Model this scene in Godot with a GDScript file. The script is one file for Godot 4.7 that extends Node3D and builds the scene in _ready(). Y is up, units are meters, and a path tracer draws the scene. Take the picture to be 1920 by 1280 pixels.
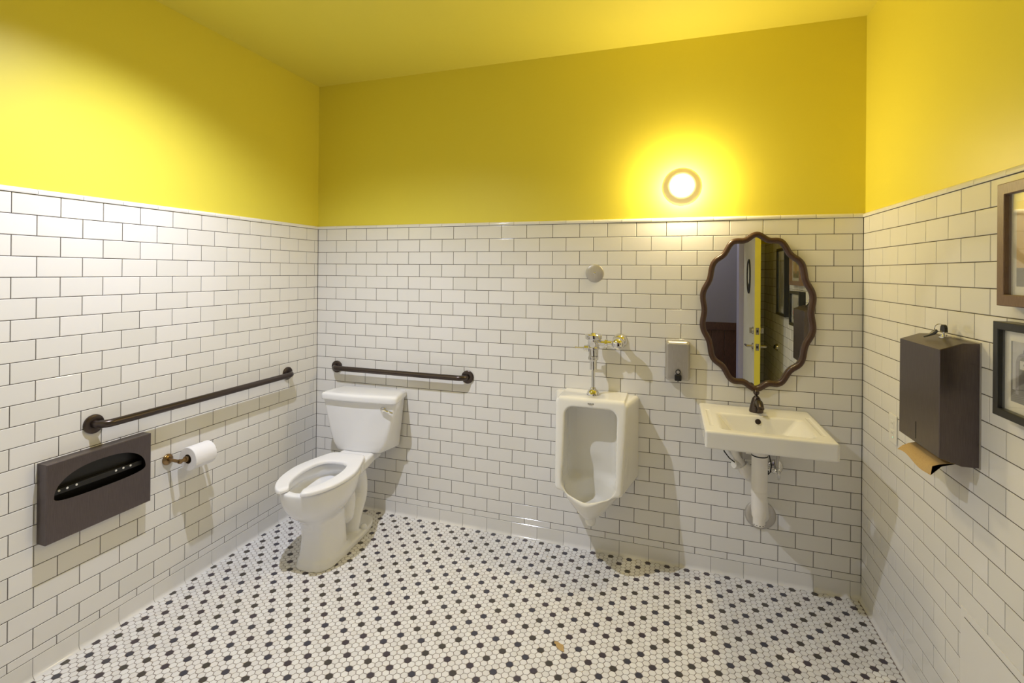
extends Node3D

const W := 3.1157          # room width (x), left wall tiles face x = 0
const H := 2.77            # ceiling height
const ZF := 2.665           # inner face of the front wall (back wall tiles face z = 0)
const TP := 0.154          # wall tile pitch along the wall
const TR := 0.0772         # wall tile pitch up the wall
const L0 := 1.8094         # top of the first full tile row
const TT := 0.009          # tile thickness
const HP := 0.0279         # floor hexagon pitch
const CAM := Vector3(2.25, 1.5368, 2.7955)

var M := {}
var used := {}
var cam: Camera3D
var rng := RandomNumberGenerator.new()

# ------------------------------------------------------------------ mesh tools
class Mb extends RefCounted:
	var p := PackedVector3Array()

	func tri(a: Vector3, b: Vector3, c: Vector3) -> void:
		p.append(a); p.append(b); p.append(c)

	func quad(a: Vector3, b: Vector3, c: Vector3, d: Vector3) -> void:
		tri(a, b, c); tri(a, c, d)

	# turns the triangles added since "start" so that they face outwards
	func outwards(start: int) -> void:
		var n := p.size()
		if n <= start:
			return
		var mid := Vector3.ZERO
		for i in range(start, n):
			mid += p[i]
		mid /= float(n - start)
		var vol := 0.0
		for i in range(start, n, 3):
			vol += (p[i] - mid).dot((p[i + 2] - mid).cross(p[i + 1] - mid))
		if vol < 0.0:
			for i in range(start, n, 3):
				var t := p[i + 1]
				p[i + 1] = p[i + 2]
				p[i + 2] = t

	func loft(rings: Array, caps := true, closed := true, ring_loop := false) -> void:
		var start := p.size()
		var m: int = rings.size()
		var last := m if ring_loop else m - 1
		for i in last:
			var a: PackedVector3Array = rings[i]
			var b: PackedVector3Array = rings[(i + 1) % m]
			var n := a.size()
			for j in (n if closed else n - 1):
				var k := (j + 1) % n
				quad(a[j], a[k], b[k], b[j])
		if caps and not ring_loop:
			for e in [0, m - 1]:
				var r: PackedVector3Array = rings[e]
				var c := Vector3.ZERO
				for v in r:
					c += v
				c /= float(r.size())
				for j in r.size():
					if e == 0:
						tri(c, r[(j + 1) % r.size()], r[j])
					else:
						tri(c, r[j], r[(j + 1) % r.size()])
		outwards(start)

	# a box with rounded vertical edges and bevelled top and bottom, in a frame
	func rbox(c: Vector3, s: Vector3, bevel := 0.003, frame := Basis.IDENTITY, seg := 2) -> void:
		var h := s * 0.5
		var b := minf(bevel, minf(h.x, minf(h.y, h.z)) * 0.98)
		var rings := []
		var steps := []
		for i in seg + 1:
			var a := PI * 0.5 * i / seg
			steps.append(Vector2(1.0 - sin(a), 1.0 - cos(a)))   # inset in plane, drop in y
		for i in seg + 1:
			rings.append(_rr(c, h, b, b * (1.0 - sin(PI * 0.5 * i / seg)), -h.y + b * (1.0 - cos(PI * 0.5 * i / seg)) * 0.0 + b * (1.0 - sin(PI * 0.5 * (seg - i) / seg)) * 0.0 + _lift(b, i, seg), frame, seg))
		for i in seg + 1:
			var k := seg - i
			rings.append(_rr(c, h, b, b * (1.0 - sin(PI * 0.5 * k / seg)), h.y - _lift(b, k, seg), frame, seg))
		loft(rings)

	func _lift(b: float, i: int, seg: int) -> float:
		return b * (1.0 - cos(PI * 0.5 * i / seg))

	func _rr(c: Vector3, h: Vector3, b: float, inset: float, y: float, frame: Basis, seg: int) -> PackedVector3Array:
		var out := PackedVector3Array()
		var r := b - inset
		for q in 4:
			var sx := 1.0 if q == 0 or q == 3 else -1.0
			var sz := 1.0 if q < 2 else -1.0
			for i in seg + 1:
				var a := PI * 0.5 * (q + float(i) / seg)
				out.append(c + frame * Vector3(sx * (h.x - b) + cos(a) * r, y, sz * (h.z - b) + sin(a) * r))
		return out

	# lathe: profile of (radius, height) turned round an axis
	func lathe(prof: Array, at: Vector3, axis := Vector3.UP, n := 28, caps := true) -> void:
		var z := axis.normalized()
		var x := z.cross(Vector3.RIGHT if absf(z.x) < 0.9 else Vector3.UP).normalized()
		var y := z.cross(x)
		var rings := []
		for q in prof:
			var r := PackedVector3Array()
			for j in n:
				var a := TAU * j / n
				r.append(at + z * float(q[1]) + (x * cos(a) + y * sin(a)) * maxf(float(q[0]), 0.00002))
			rings.append(r)
		loft(rings, caps)

	# tube along a path; radius a number or an array
	func tube(path: Array, radius, n := 14, caps := true, loop := false, squash := 1.0) -> void:
		var rings := []
		var m: int = path.size()
		var up := Vector3.ZERO
		for i in m:
			var a: Vector3 = path[(i - 1 + m) % m] if loop else path[maxi(i - 1, 0)]
			var b: Vector3 = path[(i + 1) % m] if loop else path[mini(i + 1, m - 1)]
			var t := (b - a).normalized()
			if up == Vector3.ZERO:
				up = t.cross(Vector3.RIGHT if absf(t.x) < 0.9 else Vector3.UP).normalized()
			up = (up - t * up.dot(t)).normalized()
			var s := t.cross(up)
			var r: float = radius[i] if radius is Array else radius
			var ring := PackedVector3Array()
			for j in n:
				var g := TAU * j / n
				ring.append(path[i] + (up * cos(g) + s * sin(g) * squash) * r)
			rings.append(ring)
		loft(rings, caps, true, loop)

	# polygon (in x, y) extruded along z in a frame
	func prism(poly: PackedVector2Array, z0: float, z1: float, frame := Transform3D.IDENTITY) -> void:
		var start := p.size()
		var idx := Geometry2D.triangulate_polygon(poly)
		for i in range(0, idx.size(), 3):
			var a := poly[idx[i]]; var b := poly[idx[i + 1]]; var c := poly[idx[i + 2]]
			if (b - a).cross(c - a) < 0.0:
				var t := b; b = c; c = t
			tri(frame * Vector3(a.x, a.y, z1), frame * Vector3(c.x, c.y, z1), frame * Vector3(b.x, b.y, z1))
			tri(frame * Vector3(a.x, a.y, z0), frame * Vector3(b.x, b.y, z0), frame * Vector3(c.x, c.y, z0))
		var ccw := not Geometry2D.is_polygon_clockwise(poly)
		for i in poly.size():
			var a := poly[i]; var b := poly[(i + 1) % poly.size()]
			var q := [frame * Vector3(a.x, a.y, z0), frame * Vector3(b.x, b.y, z0), frame * Vector3(b.x, b.y, z1), frame * Vector3(a.x, a.y, z1)]
			if ccw:
				quad(q[0], q[3], q[2], q[1])
			else:
				quad(q[0], q[1], q[2], q[3])
		outwards(start)

	func mesh(crease := 38.0) -> ArrayMesh:
		var nt := p.size() / 3
		var fn := PackedVector3Array(); fn.resize(nt)
		var at := {}
		for t in nt:
			var n := (p[3 * t + 2] - p[3 * t]).cross(p[3 * t + 1] - p[3 * t])
			fn[t] = n
			for k in 3:
				var key := Vector3i((p[3 * t + k] * 20000.0).round())
				if at.has(key):
					at[key].append(t)
				else:
					at[key] = [t]
		var c := cos(deg_to_rad(crease))
		var nn := PackedVector3Array(); nn.resize(p.size())
		for t in nt:
			var f := fn[t].normalized()
			for k in 3:
				var s := Vector3.ZERO
				for o in at[Vector3i((p[3 * t + k] * 20000.0).round())]:
					if fn[o].normalized().dot(f) >= c:
						s += fn[o]
				nn[3 * t + k] = s.normalized() if s.length_squared() > 0.0 else f
		var arr := []; arr.resize(Mesh.ARRAY_MAX)
		arr[Mesh.ARRAY_VERTEX] = p; arr[Mesh.ARRAY_NORMAL] = nn
		var am := ArrayMesh.new()
		am.add_surface_from_arrays(Mesh.PRIMITIVE_TRIANGLES, arr)
		return am


# surface nets over a distance function
func nets(f: Callable, lo: Vector3, hi: Vector3, cell: float) -> ArrayMesh:
	var nx := int(ceil((hi.x - lo.x) / cell)) + 1
	var ny := int(ceil((hi.y - lo.y) / cell)) + 1
	var nz := int(ceil((hi.z - lo.z) / cell)) + 1
	var v := PackedFloat32Array(); v.resize(nx * ny * nz)
	var B := 6
	var reach := 0.87 * B * cell * 2.0
	for bz in range(0, nz, B):
		for by in range(0, ny, B):
			for bx in range(0, nx, B):
				var d: float = f.call(lo + Vector3(bx + B * 0.5, by + B * 0.5, bz + B * 0.5) * cell)
				var near := absf(d) < reach
				for z in range(bz, mini(bz + B, nz)):
					for y in range(by, mini(by + B, ny)):
						for x in range(bx, mini(bx + B, nx)):
							v[(z * ny + y) * nx + x] = f.call(lo + Vector3(x, y, z) * cell) if near else d
	var id := PackedInt32Array(); id.resize(nx * ny * nz); id.fill(-1)
	var vs := PackedVector3Array(); var ns := PackedVector3Array(); var ix := PackedInt32Array()
	var off := [0, 1, nx, nx + 1, nx * ny, nx * ny + 1, nx * ny + nx, nx * ny + nx + 1]
	var edges := [[0, 1], [2, 3], [4, 5], [6, 7], [0, 2], [1, 3], [4, 6], [5, 7], [0, 4], [1, 5], [2, 6], [3, 7]]
	var e := 0.0008
	for z in nz - 1:
		for y in ny - 1:
			for x in nx - 1:
				var o := (z * ny + y) * nx + x
				var inside := 0
				for k in 8:
					if v[o + off[k]] < 0.0:
						inside += 1
				if inside == 0 or inside == 8:
					continue
				var s := Vector3.ZERO
				var n := 0
				for q in edges:
					var a := v[o + off[q[0]]]; var b := v[o + off[q[1]]]
					if (a < 0.0) != (b < 0.0):
						var t := a / (a - b)
						var pa := Vector3(q[0] & 1, (q[0] >> 1) & 1, q[0] >> 2)
						var pb := Vector3(q[1] & 1, (q[1] >> 1) & 1, q[1] >> 2)
						s += pa.lerp(pb, t); n += 1
				var pos := lo + (Vector3(x, y, z) + s / n) * cell
				var g := Vector3.ZERO
				for it in 2:
					var d0: float = f.call(pos)
					g = Vector3(f.call(pos + Vector3(e, 0, 0)) - d0, f.call(pos + Vector3(0, e, 0)) - d0, f.call(pos + Vector3(0, 0, e)) - d0) / e
					if it == 0 and g.length_squared() > 0.05:
						pos -= (g * (d0 / g.length_squared())).limit_length(cell * 0.6)
				id[o] = vs.size()
				vs.append(pos); ns.append(g.normalized())
	for z in range(1, nz - 1):
		for y in range(1, ny - 1):
			for x in range(1, nx - 1):
				var o := (z * ny + y) * nx + x
				var a := v[o] < 0.0
				for ax in 3:
					var st: int = [1, nx, nx * ny][ax]
					if a == (v[o + st] < 0.0):
						continue
					var s1: int = [nx, nx * ny, 1][ax]
					var s2: int = [nx * ny, 1, nx][ax]
					var q := [id[o], id[o - s1], id[o - s1 - s2], id[o - s2]]
					if q.min() < 0:
						continue
					for k in ([0, 1, 2, 0, 2, 3] if not a else [0, 2, 1, 0, 3, 2]):
						ix.append(q[k])
	var arr := []; arr.resize(Mesh.ARRAY_MAX)
	arr[Mesh.ARRAY_VERTEX] = vs; arr[Mesh.ARRAY_NORMAL] = ns; arr[Mesh.ARRAY_INDEX] = ix
	var am := ArrayMesh.new()
	am.add_surface_from_arrays(Mesh.PRIMITIVE_TRIANGLES, arr)
	return am

func smin(a: float, b: float, k: float) -> float:
	var h := maxf(k - absf(a - b), 0.0) / k
	return minf(a, b) - h * h * k * 0.25

func smax(a: float, b: float, k: float) -> float:
	return -smin(-a, -b, k)

func sd_box(p: Vector3, c: Vector3, h: Vector3, r: float) -> float:
	var q := (p - c).abs() - h + Vector3(r, r, r)
	return Vector3(maxf(q.x, 0), maxf(q.y, 0), maxf(q.z, 0)).length() + minf(maxf(q.x, maxf(q.y, q.z)), 0.0) - r

func sd_ell(p: Vector3, c: Vector3, r: Vector3) -> float:
	var q := p - c
	var k0 := (q / r).length()
	var k1 := (q / (r * r)).length()
	return k0 * (k0 - 1.0) / maxf(k1, 1e-6)

func sd_cap(p: Vector3, a: Vector3, b: Vector3, ra: float, rb: float) -> float:
	var ab := b - a
	var t := clampf((p - a).dot(ab) / ab.length_squared(), 0.0, 1.0)
	return (p - a - ab * t).length() - lerpf(ra, rb, t)

# smooth table lookup: rows [y, values...]
func table(rows: Array, y: float, col: int) -> float:
	var n := rows.size()
	if y <= rows[0][0]:
		return rows[0][col]
	for i in n - 1:
		if y <= rows[i + 1][0]:
			var h: float = rows[i + 1][0] - rows[i][0]
			var t: float = (y - rows[i][0]) / h
			var a: float = rows[i][col]
			var b: float = rows[i + 1][col]
			var ma: float = (b - rows[i - 1][col]) / (rows[i + 1][0] - rows[i - 1][0]) if i > 0 else (b - a) / h
			var mb: float = (rows[i + 2][col] - a) / (rows[i + 2][0] - rows[i][0]) if i < n - 2 else (b - a) / h
			var t2 := t * t
			var t3 := t2 * t
			return (2 * t3 - 3 * t2 + 1) * a + (t3 - 2 * t2 + t) * h * ma + (3 * t2 - 2 * t3) * b + (t3 - t2) * h * mb
	return rows[-1][col]

# ------------------------------------------------------------------ scene tools
func numbered(called: String) -> String:
	var n: int = used.get(called, 0)
	used[called] = n + 1
	return called if n == 0 else "%s_%03d" % [called, n]

func thing(called: String, label: String, category: String, at := Vector3.ZERO, turn := 0.0, group := "") -> Node3D:
	var o := Node3D.new()
	o.name = numbered(called)
	add_child(o)
	o.position = at
	o.rotation.y = turn
	tag(o, label, category, group)
	return o

func tag(o: Node, label: String, category: String, group := "") -> void:
	o.set_meta("label", label)
	o.set_meta("category", category)
	if group != "":
		o.set_meta("group", group)

func part(called: String, mesh: Mesh, mat: Material, parent: Node, at := Vector3.ZERO, label := "") -> MeshInstance3D:
	var o := MeshInstance3D.new()
	o.name = called if parent != self else numbered(called)
	o.mesh = mesh
	o.material_override = mat
	o.position = at
	parent.add_child(o, true)
	if label != "":
		o.set_meta("label", label)
	return o

func struct(called: String, mesh: Mesh, mat: Material, label := "") -> MeshInstance3D:
	var o := part(called, mesh, mat, self)
	o.set_meta("kind", "structure")
	if label != "":
		o.set_meta("label", label)
	return o

func boxmesh(lo: Vector3, hi: Vector3, bevel := 0.0) -> ArrayMesh:
	var b := Mb.new()
	if bevel > 0.0:
		b.rbox((lo + hi) * 0.5, hi - lo, bevel)
	else:
		var s := b.p.size()
		var c := []
		for i in 8:
			c.append(Vector3(hi.x if i & 1 else lo.x, hi.y if i & 2 else lo.y, hi.z if i & 4 else lo.z))
		for q in [[0, 1, 3, 2], [4, 6, 7, 5], [0, 4, 5, 1], [2, 3, 7, 6], [0, 2, 6, 4], [1, 5, 7, 3]]:
			b.quad(c[q[0]], c[q[1]], c[q[2]], c[q[3]])
		b.outwards(s)
	return b.mesh()

func mat(col: Color, rough := 0.5, metal := 0.0) -> StandardMaterial3D:
	var m := StandardMaterial3D.new()
	m.albedo_color = col
	m.roughness = rough
	m.metallic = metal
	return m

func c8(r: float, g: float, b: float) -> Color:
	return Color(r / 255.0, g / 255.0, b / 255.0)

func noise_tex(freq: float, lo: Color, hi: Color, seed_: int, sx := 1.0, size := 256) -> NoiseTexture2D:
	var n := FastNoiseLite.new()
	n.seed = seed_
	n.frequency = freq
	n.fractal_octaves = 4
	var t := NoiseTexture2D.new()
	t.width = size
	t.height = int(size * sx)
	t.seamless = true
	t.noise = n
	var g := Gradient.new()
	g.set_color(0, lo); g.set_color(1, hi)
	t.color_ramp = g
	return t

# image with streaks along v: brushed metal or wood grain, tinted by two colours
func streak(lo: Color, hi: Color, seed_: int, waviness: float, w := 256, h := 256) -> ImageTexture:
	var n := FastNoiseLite.new()
	n.seed = seed_
	n.frequency = 0.05
	n.fractal_octaves = 3
	var im := Image.create(w, h, false, Image.FORMAT_RGB8)
	for y in h:
		for x in w:
			var wob := waviness * n.get_noise_2d(x * 0.35, y * 0.25)
			var t := 0.5 + 0.9 * n.get_noise_2d((x + wob) * 3.0, y * 0.12 + 500.0)
			im.set_pixel(x, y, lo.lerp(hi, clampf(t, 0.0, 1.0)))
	return ImageTexture.create_from_image(im)

func triplanar(m: StandardMaterial3D, tex: Texture2D, scale: float, world := false) -> StandardMaterial3D:
	m.albedo_texture = tex
	m.uv1_triplanar = true
	m.uv1_world_triplanar = world
	m.uv1_scale = Vector3(scale, scale, scale)
	return m

func materials() -> void:
	# wall tiles: three close tones of glazed white
	for i in 3:
		var m := mat([c8(234, 232, 227), c8(231, 229, 223), c8(237, 235, 231)][i], 0.1)
		m.metallic_specular = 0.5
		M["tile%d" % i] = m
	M.grout = mat(c8(82, 74, 68), 0.9)
	M.floor_grout = mat(c8(142, 130, 124), 0.9)
	for i in 3:
		M["hexw%d" % i] = mat([c8(238, 236, 234), c8(233, 231, 228), c8(241, 240, 238)][i], 0.28)
		M["hexb%d" % i] = mat([c8(70, 62, 70), c8(66, 66, 78), c8(70, 66, 62)][i], 0.28)
	var hx := mat(Color.WHITE, 0.28)
	hx.vertex_color_use_as_albedo = true
	M.hex = hx
	M.yellow = mat(c8(232, 219, 80), 0.42)
	M.yellow_ceiling = mat(c8(232, 220, 88), 0.6)
	M.porcelain = mat(c8(240, 240, 240), 0.06)
	M.porcelain_warm = mat(c8(236, 234, 226), 0.06)
	M.seat = mat(c8(243, 243, 245), 0.16)
	M.chrome = mat(c8(225, 224, 222), 0.06, 1.0)
	var bs := mat(Color.WHITE, 0.36, 0.6)
	M.steel = triplanar(bs, streak(c8(186, 182, 176), c8(198, 194, 188), 5, 2.0), 9.0)
	var bz := mat(Color.WHITE, 0.33, 0.8)
	M.bronze_sheet = triplanar(bz, streak(c8(99, 90, 90), c8(107, 98, 97), 9, 2.0), 8.0)
	M.bronze = mat(c8(82, 73, 69), 0.28, 0.88)
	M.brass = mat(c8(150, 124, 88), 0.28, 1.0)
	M.dark_interior = mat(c8(20, 19, 18), 0.35)
	M.black = mat(c8(24, 23, 22), 0.4)
	M.rubber = mat(c8(30, 30, 30), 0.7)
	M.paper = mat(c8(242, 241, 243), 0.9)
	M.kraft = triplanar(mat(Color.WHITE, 0.9), noise_tex(0.08, c8(186, 154, 100), c8(202, 172, 118), 3), 8.0)
	M.card = mat(c8(96, 78, 58), 0.9)
	M.plastic_white = mat(c8(236, 234, 226), 0.35)
	M.pipe_cover = mat(c8(238, 234, 226), 0.4)
	M.mirror = mat(c8(236, 238, 236), 0.0, 1.0)
	M.wood_dark = triplanar(mat(Color.WHITE, 0.32), streak(c8(62, 42, 32), c8(80, 56, 44), 21, 10.0), 9.0)
	M.frame_brown = triplanar(mat(Color.WHITE, 0.45), streak(c8(112, 88, 72), c8(134, 108, 90), 23, 4.0), 16.0)
	M.frame_black = mat(c8(34, 34, 34), 0.3)
	M.mat_board = mat(c8(226, 222, 206), 0.85)
	var gl := mat(Color(1, 1, 1, 0.06), 0.03)
	gl.transparency = BaseMaterial3D.TRANSPARENCY_ALPHA
	M.glass = gl
	var wa := mat(Color(0.93, 0.96, 0.97, 0.08), 0.02)
	wa.transparency = BaseMaterial3D.TRANSPARENCY_ALPHA
	M.water = wa
	M.panel = mat(c8(232, 230, 226), 0.5)
	M.door_pale = triplanar(mat(Color.WHITE, 0.5), streak(c8(196, 192, 174), c8(208, 204, 188), 31, 6.0), 3.0)
	M.corridor_paint = mat(c8(134, 130, 152), 0.7)
	M.jamb = mat(c8(158, 154, 178), 0.5)
	M.wainscot = triplanar(mat(Color.WHITE, 0.35), streak(c8(60, 36, 36), c8(88, 56, 52), 33, 14.0), 5.0)
	M.corridor_floor = triplanar(mat(Color.WHITE, 0.4), streak(c8(90, 66, 48), c8(116, 88, 64), 35, 10.0), 3.0, true)
	M.plain_white = mat(c8(225, 222, 214), 0.8)
	M.nickel = mat(c8(190, 184, 170), 0.25, 1.0)
	var em := mat(c8(255, 252, 244), 0.4)
	em.emission_enabled = true
	em.emission = c8(255, 246, 230)
	em.emission_energy_multiplier = 4.0
	M.lamp_lens = em
	var er := mat(c8(240, 222, 160), 0.35)
	er.emission_enabled = true
	er.emission = c8(255, 226, 150)
	er.emission_energy_multiplier = 0.32
	M.lamp_ring = er
	var ed := mat(c8(255, 252, 244), 0.4)
	ed.emission_enabled = true
	ed.emission = c8(255, 250, 242)
	ed.emission_energy_multiplier = 6.0
	M.lamp_disc = ed
	var eg := mat(c8(120, 220, 190), 0.4)
	eg.emission_enabled = true
	eg.emission = c8(120, 235, 200)
	eg.emission_energy_multiplier = 0.9
	M.led = eg

# ------------------------------------------------------------------ the room
func tile_mesh(w: float, h: float) -> ArrayMesh:
	# face in x, y; front at z = 0, slightly cushioned edge
	var b := Mb.new()
	var rings := []
	for q in [[0.0, -TT], [0.0, -0.0011], [0.0008, -0.0003], [0.0019, 0.0]]:
		var i: float = q[0]
		rings.append(PackedVector3Array([Vector3(-w / 2 + i, -h / 2 + i, q[1]), Vector3(w / 2 - i, -h / 2 + i, q[1]), Vector3(w / 2 - i, h / 2 - i, q[1]), Vector3(-w / 2 + i, h / 2 - i, q[1])]))
	b.loft(rings, false)
	var r: PackedVector3Array = rings[3]
	b.quad(r[0], r[3], r[2], r[1])
	return b.mesh(1.0)

func profile_mesh(w: float, prof: Array) -> ArrayMesh:
	# profile of (out, y) points extruded along x
	var b := Mb.new()
	var poly := PackedVector2Array()
	for q in prof:
		poly.append(Vector2(q[0], q[1]))
	b.prism(poly, -w / 2, w / 2, Transform3D(Basis(Vector3(0, 0, 1), Vector3(0, 1, 0), Vector3(1, 0, 0)), Vector3.ZERO))
	return b.mesh(40.0)

var tile_cache := {}

func tiled_wall(wall: Node3D, length: float, offset_odd: float, offset_even: float, place: Callable, most: int, from_d := 0.0) -> void:
	# place(d, y) gives the Transform3D of a piece whose middle lies d along the wall
	var g := 0.0026
	var list := []
	for row in range(0, 25):
		var first := offset_even if row % 2 == 0 else offset_odd
		var y1 := L0 - (row - 1) * TR
		var y0 := y1 - TR
		var kind := "tile"
		if row == 0:
			kind = "cap_tile"; y0 = L0; y1 = L0 + 0.0205
		elif row == 23:
			kind = "thin_tile"; y1 = L0 - 22 * TR; y0 = y1 - 0.035
		elif row == 24:
			kind = "base_tile"; y1 = 0.076; y0 = 0.0
		var a := from_d
		var k := 0
		while a < length - 0.004:
			var b := minf((first + k) * TP, length)
			k += 1
			if b - a < 0.006:
				continue
			if b > length - 0.006:
				b = length
			var t: Transform3D = place.call((a + b) * 0.5, (y0 + y1) * 0.5)
			var gap := 0.0016 if kind == "base_tile" or kind == "cap_tile" else g
			list.append([CAM.distance_to(t.origin), kind, b - a - gap, y1 - y0 - g, t])
			a = b
	list.sort_custom(func(p, q): return p[0] < q[0])
	var count := {}
	var rest := Mb.new()
	for e in list:
		var key := "%s %.4f %.4f" % [e[1], e[2], e[3]]
		if not tile_cache.has(key):
			if e[1] == "cap_tile":
				tile_cache[key] = profile_mesh(e[2], [[-TT, -0.0095], [0.003, -0.0095], [0.0045, -0.004], [0.004, 0.003], [0.001, 0.0075], [-0.004, 0.0100], [-TT, 0.0105]])
			elif e[1] == "base_tile":
				tile_cache[key] = profile_mesh(e[2], [[-TT, 0.0375], [-0.0012, 0.0375], [0.0, 0.0363], [0.0, -0.020], [0.0012, -0.0275], [0.0045, -0.0335], [0.0095, -0.0368], [0.0125, -0.0378], [0.0125, -0.042], [-TT, -0.042]])
			else:
				tile_cache[key] = tile_mesh(e[2], e[3])
		count[e[1]] = count.get(e[1], 0) + 1
		var t: Transform3D = e[4]
		if e[1] == "tile" or e[1] == "thin_tile":
			t.basis = t.basis * Basis(Vector3.RIGHT, rng.randf_range(-0.0016, 0.0016)) * Basis(Vector3.UP, rng.randf_range(-0.0016, 0.0016))
		if count[e[1]] <= most:
			var o := part(e[1], tile_cache[key], M["tile%d" % [0, 0, 1, 2][rng.randi() % 4]], wall)
			o.transform = t
		else:
			var am: ArrayMesh = tile_cache[key]
			for v in am.surface_get_arrays(0)[Mesh.ARRAY_VERTEX]:
				rest.p.append(t * v)
	# grout core under the cove of the base tiles
	var core := part("cove_grout", profile_mesh(length - from_d - 0.002, [[-TT, 0.0370], [-0.0018, 0.0370], [-0.0018, -0.020], [0.0, -0.0285], [0.0035, -0.0347], [0.0088, -0.0382], [0.0118, -0.0392], [0.0118, -0.042], [-TT, -0.042]]), M.grout, wall)
	core.transform = place.call((length + from_d) * 0.5, 0.038)
	if rest.p.size() > 0:
		var o := part("far_tiles", rest.mesh(1.0), M.tile0, wall)
		o.set_meta("kind", "stuff")

func build_room() -> void:
	var t := 0.14
	var fl := struct("floor", boxmesh(Vector3(-TT, -0.12, -TT), Vector3(W + TT, -0.0016, ZF + 0.0)), M.floor_grout, "floor of small white hexagon tiles with scattered black ones")
	struct("ceiling", boxmesh(Vector3(-t, H, -t), Vector3(W + t, H + 0.12, ZF + t)), M.yellow_ceiling, "yellow painted ceiling")
	var wl := struct("wall_left", boxmesh(Vector3(-TT - t, -0.12, -TT - t), Vector3(-TT, H, ZF + t)), M.yellow, "left wall, yellow paint above white brick-laid tiles")
	var wb := struct("wall_back", boxmesh(Vector3(-TT, -0.12, -TT - t), Vector3(W + TT, H, -TT)), M.yellow, "back wall, yellow paint above white brick-laid tiles")
	var wr := struct("wall_right", boxmesh(Vector3(W + TT, -0.12, -TT - t), Vector3(W + TT + t, H, ZF + t)), M.yellow, "right wall, yellow paint above white brick-laid tiles")
	# grout bed behind the tiles
	var gd := 0.0016
	part("grout", boxmesh(Vector3(-TT, 0, 0), Vector3(-gd, L0 + 0.0, ZF)), M.grout, wl)
	part("grout", boxmesh(Vector3(-TT, 0, -TT), Vector3(W + TT, L0 + 0.0, -gd)), M.grout, wb)
	part("grout", boxmesh(Vector3(W + gd, 0, 0), Vector3(W + TT, L0 + 0.0, ZF)), M.grout, wr)
	# left wall: x axis of a tile runs along +z ... front faces +x
	var bl := Basis(Vector3(0, 0, -1), Vector3.UP, Vector3(1, 0, 0))
	tiled_wall(wl, ZF, 0.2111 + 0.5, 0.2111, func(d, y): return Transform3D(bl, Vector3(0, y, d)), 290)
	tiled_wall(wb, W, 0.4469, 0.9469, func(d, y): return Transform3D(Basis.IDENTITY, Vector3(d, y, 0)), 290)
	var br := Basis(Vector3(0, 0, 1), Vector3.UP, Vector3(-1, 0, 0))
	tiled_wall(wr, ZF, 0.4583, 0.9583, func(d, y): return Transform3D(br, Vector3(W, y, d)), 290)
	# floor hexagons
	var R := (HP - 0.0026) / sqrt(3.0)
	var hb := Mb.new()
	var rings := []
	for q in [[0.0, -0.005], [0.0, -0.0006], [0.0007, 0.0]]:
		var ring := PackedVector3Array()
		for k in 6:
			var a := PI / 3.0 * k
			ring.append(Vector3(cos(a) * (R - q[0]), q[1], sin(a) * (R - q[0])))
		rings.append(ring)
	hb.loft(rings, false)
	var top: PackedVector3Array = rings[2]
	for k in [1, 2, 3, 4]:
		hb.tri(top[0], top[k], top[k + 1])
	for i in range(hb.p.size() - 12, hb.p.size(), 3):
		if (hb.p[i + 2] - hb.p[i]).cross(hb.p[i + 1] - hb.p[i]).y < 0.0:
			var sw := hb.p[i + 1]; hb.p[i + 1] = hb.p[i + 2]; hb.p[i + 2] = sw
	var hexm := hb.mesh(1.0)
	var cx := 1.4206; var cz := 0.9765
	var cells := []
	var ib := cam.global_basis.inverse()
	for i in range(-80, 90):
		for j in range(-80, 140):
			# cell centres: columns at sqrt(3)/2 pitch along x, pitch along z, every other column shifted
			var x := cx + i * HP * sqrt(3.0) / 2.0
			var z := cz + (j + (0.5 if i % 2 != 0 else 0.0)) * HP
			if x < 0.006 or x > W - 0.006 or z < 0.006 or z > ZF - 0.004:
				continue
			# black ones: lattice of (sqrt3, 2) and (sqrt3, -2) pitches
			var black := i % 2 == 0 and posmod(j, 2) == 0 and posmod(i / 2 + j / 2, 2) == 0
			var v := ib * (Vector3(x, 0, z) - CAM)
			var seen := false
			if v.z < -0.1:
				var px := 943.98 + 939.19 * v.x / -v.z
				var py := 507.97 - 939.19 * v.y / -v.z
				seen = px > 4 and px < 1916 and py < 1276
			cells.append([0.0 if seen else 100.0, CAM.distance_to(Vector3(x, 0, z)), Vector3(x, 0, z), black])
	cells.sort_custom(func(p, q): return p[0] + p[1] < q[0] + q[1])
	var mm := MultiMesh.new()
	mm.transform_format = MultiMesh.TRANSFORM_3D
	mm.use_colors = true
	mm.mesh = hexm
	mm.instance_count = cells.size() - 300
	for n in cells.size():
		var e: Array = cells[n]
		var tr := Transform3D(Basis(Vector3(rng.randf_range(-1, 1), 0, rng.randf_range(-1, 1)).normalized(), rng.randf_range(0, 0.006)), e[2] + Vector3(rng.randf_range(-0.0003, 0.0003), rng.randf_range(-0.0003, 0.0), rng.randf_range(-0.0003, 0.0003)))
		if n < 300:
			var o := part("hex_tile", hexm, M["hex%s%d" % ["b" if e[3] else "w", rng.randi() % 3]], fl)
			o.transform = tr
		else:
			mm.set_instance_transform(n - 300, tr)
			var col: Color
			if e[3]:
				col = [c8(70, 62, 70), c8(66, 66, 78), c8(70, 66, 62)][rng.randi() % 3]
			else:
				col = [c8(238, 236, 234), c8(233, 231, 228), c8(241, 240, 238)][rng.randi() % 3]
			mm.set_instance_color(n - 300, col.srgb_to_linear())
	var mi := MultiMeshInstance3D.new()
	mi.name = "far_hex_tiles"
	mi.multimesh = mm
	mi.material_override = M.hex
	mi.set_meta("kind", "stuff")
	fl.add_child(mi)

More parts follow.
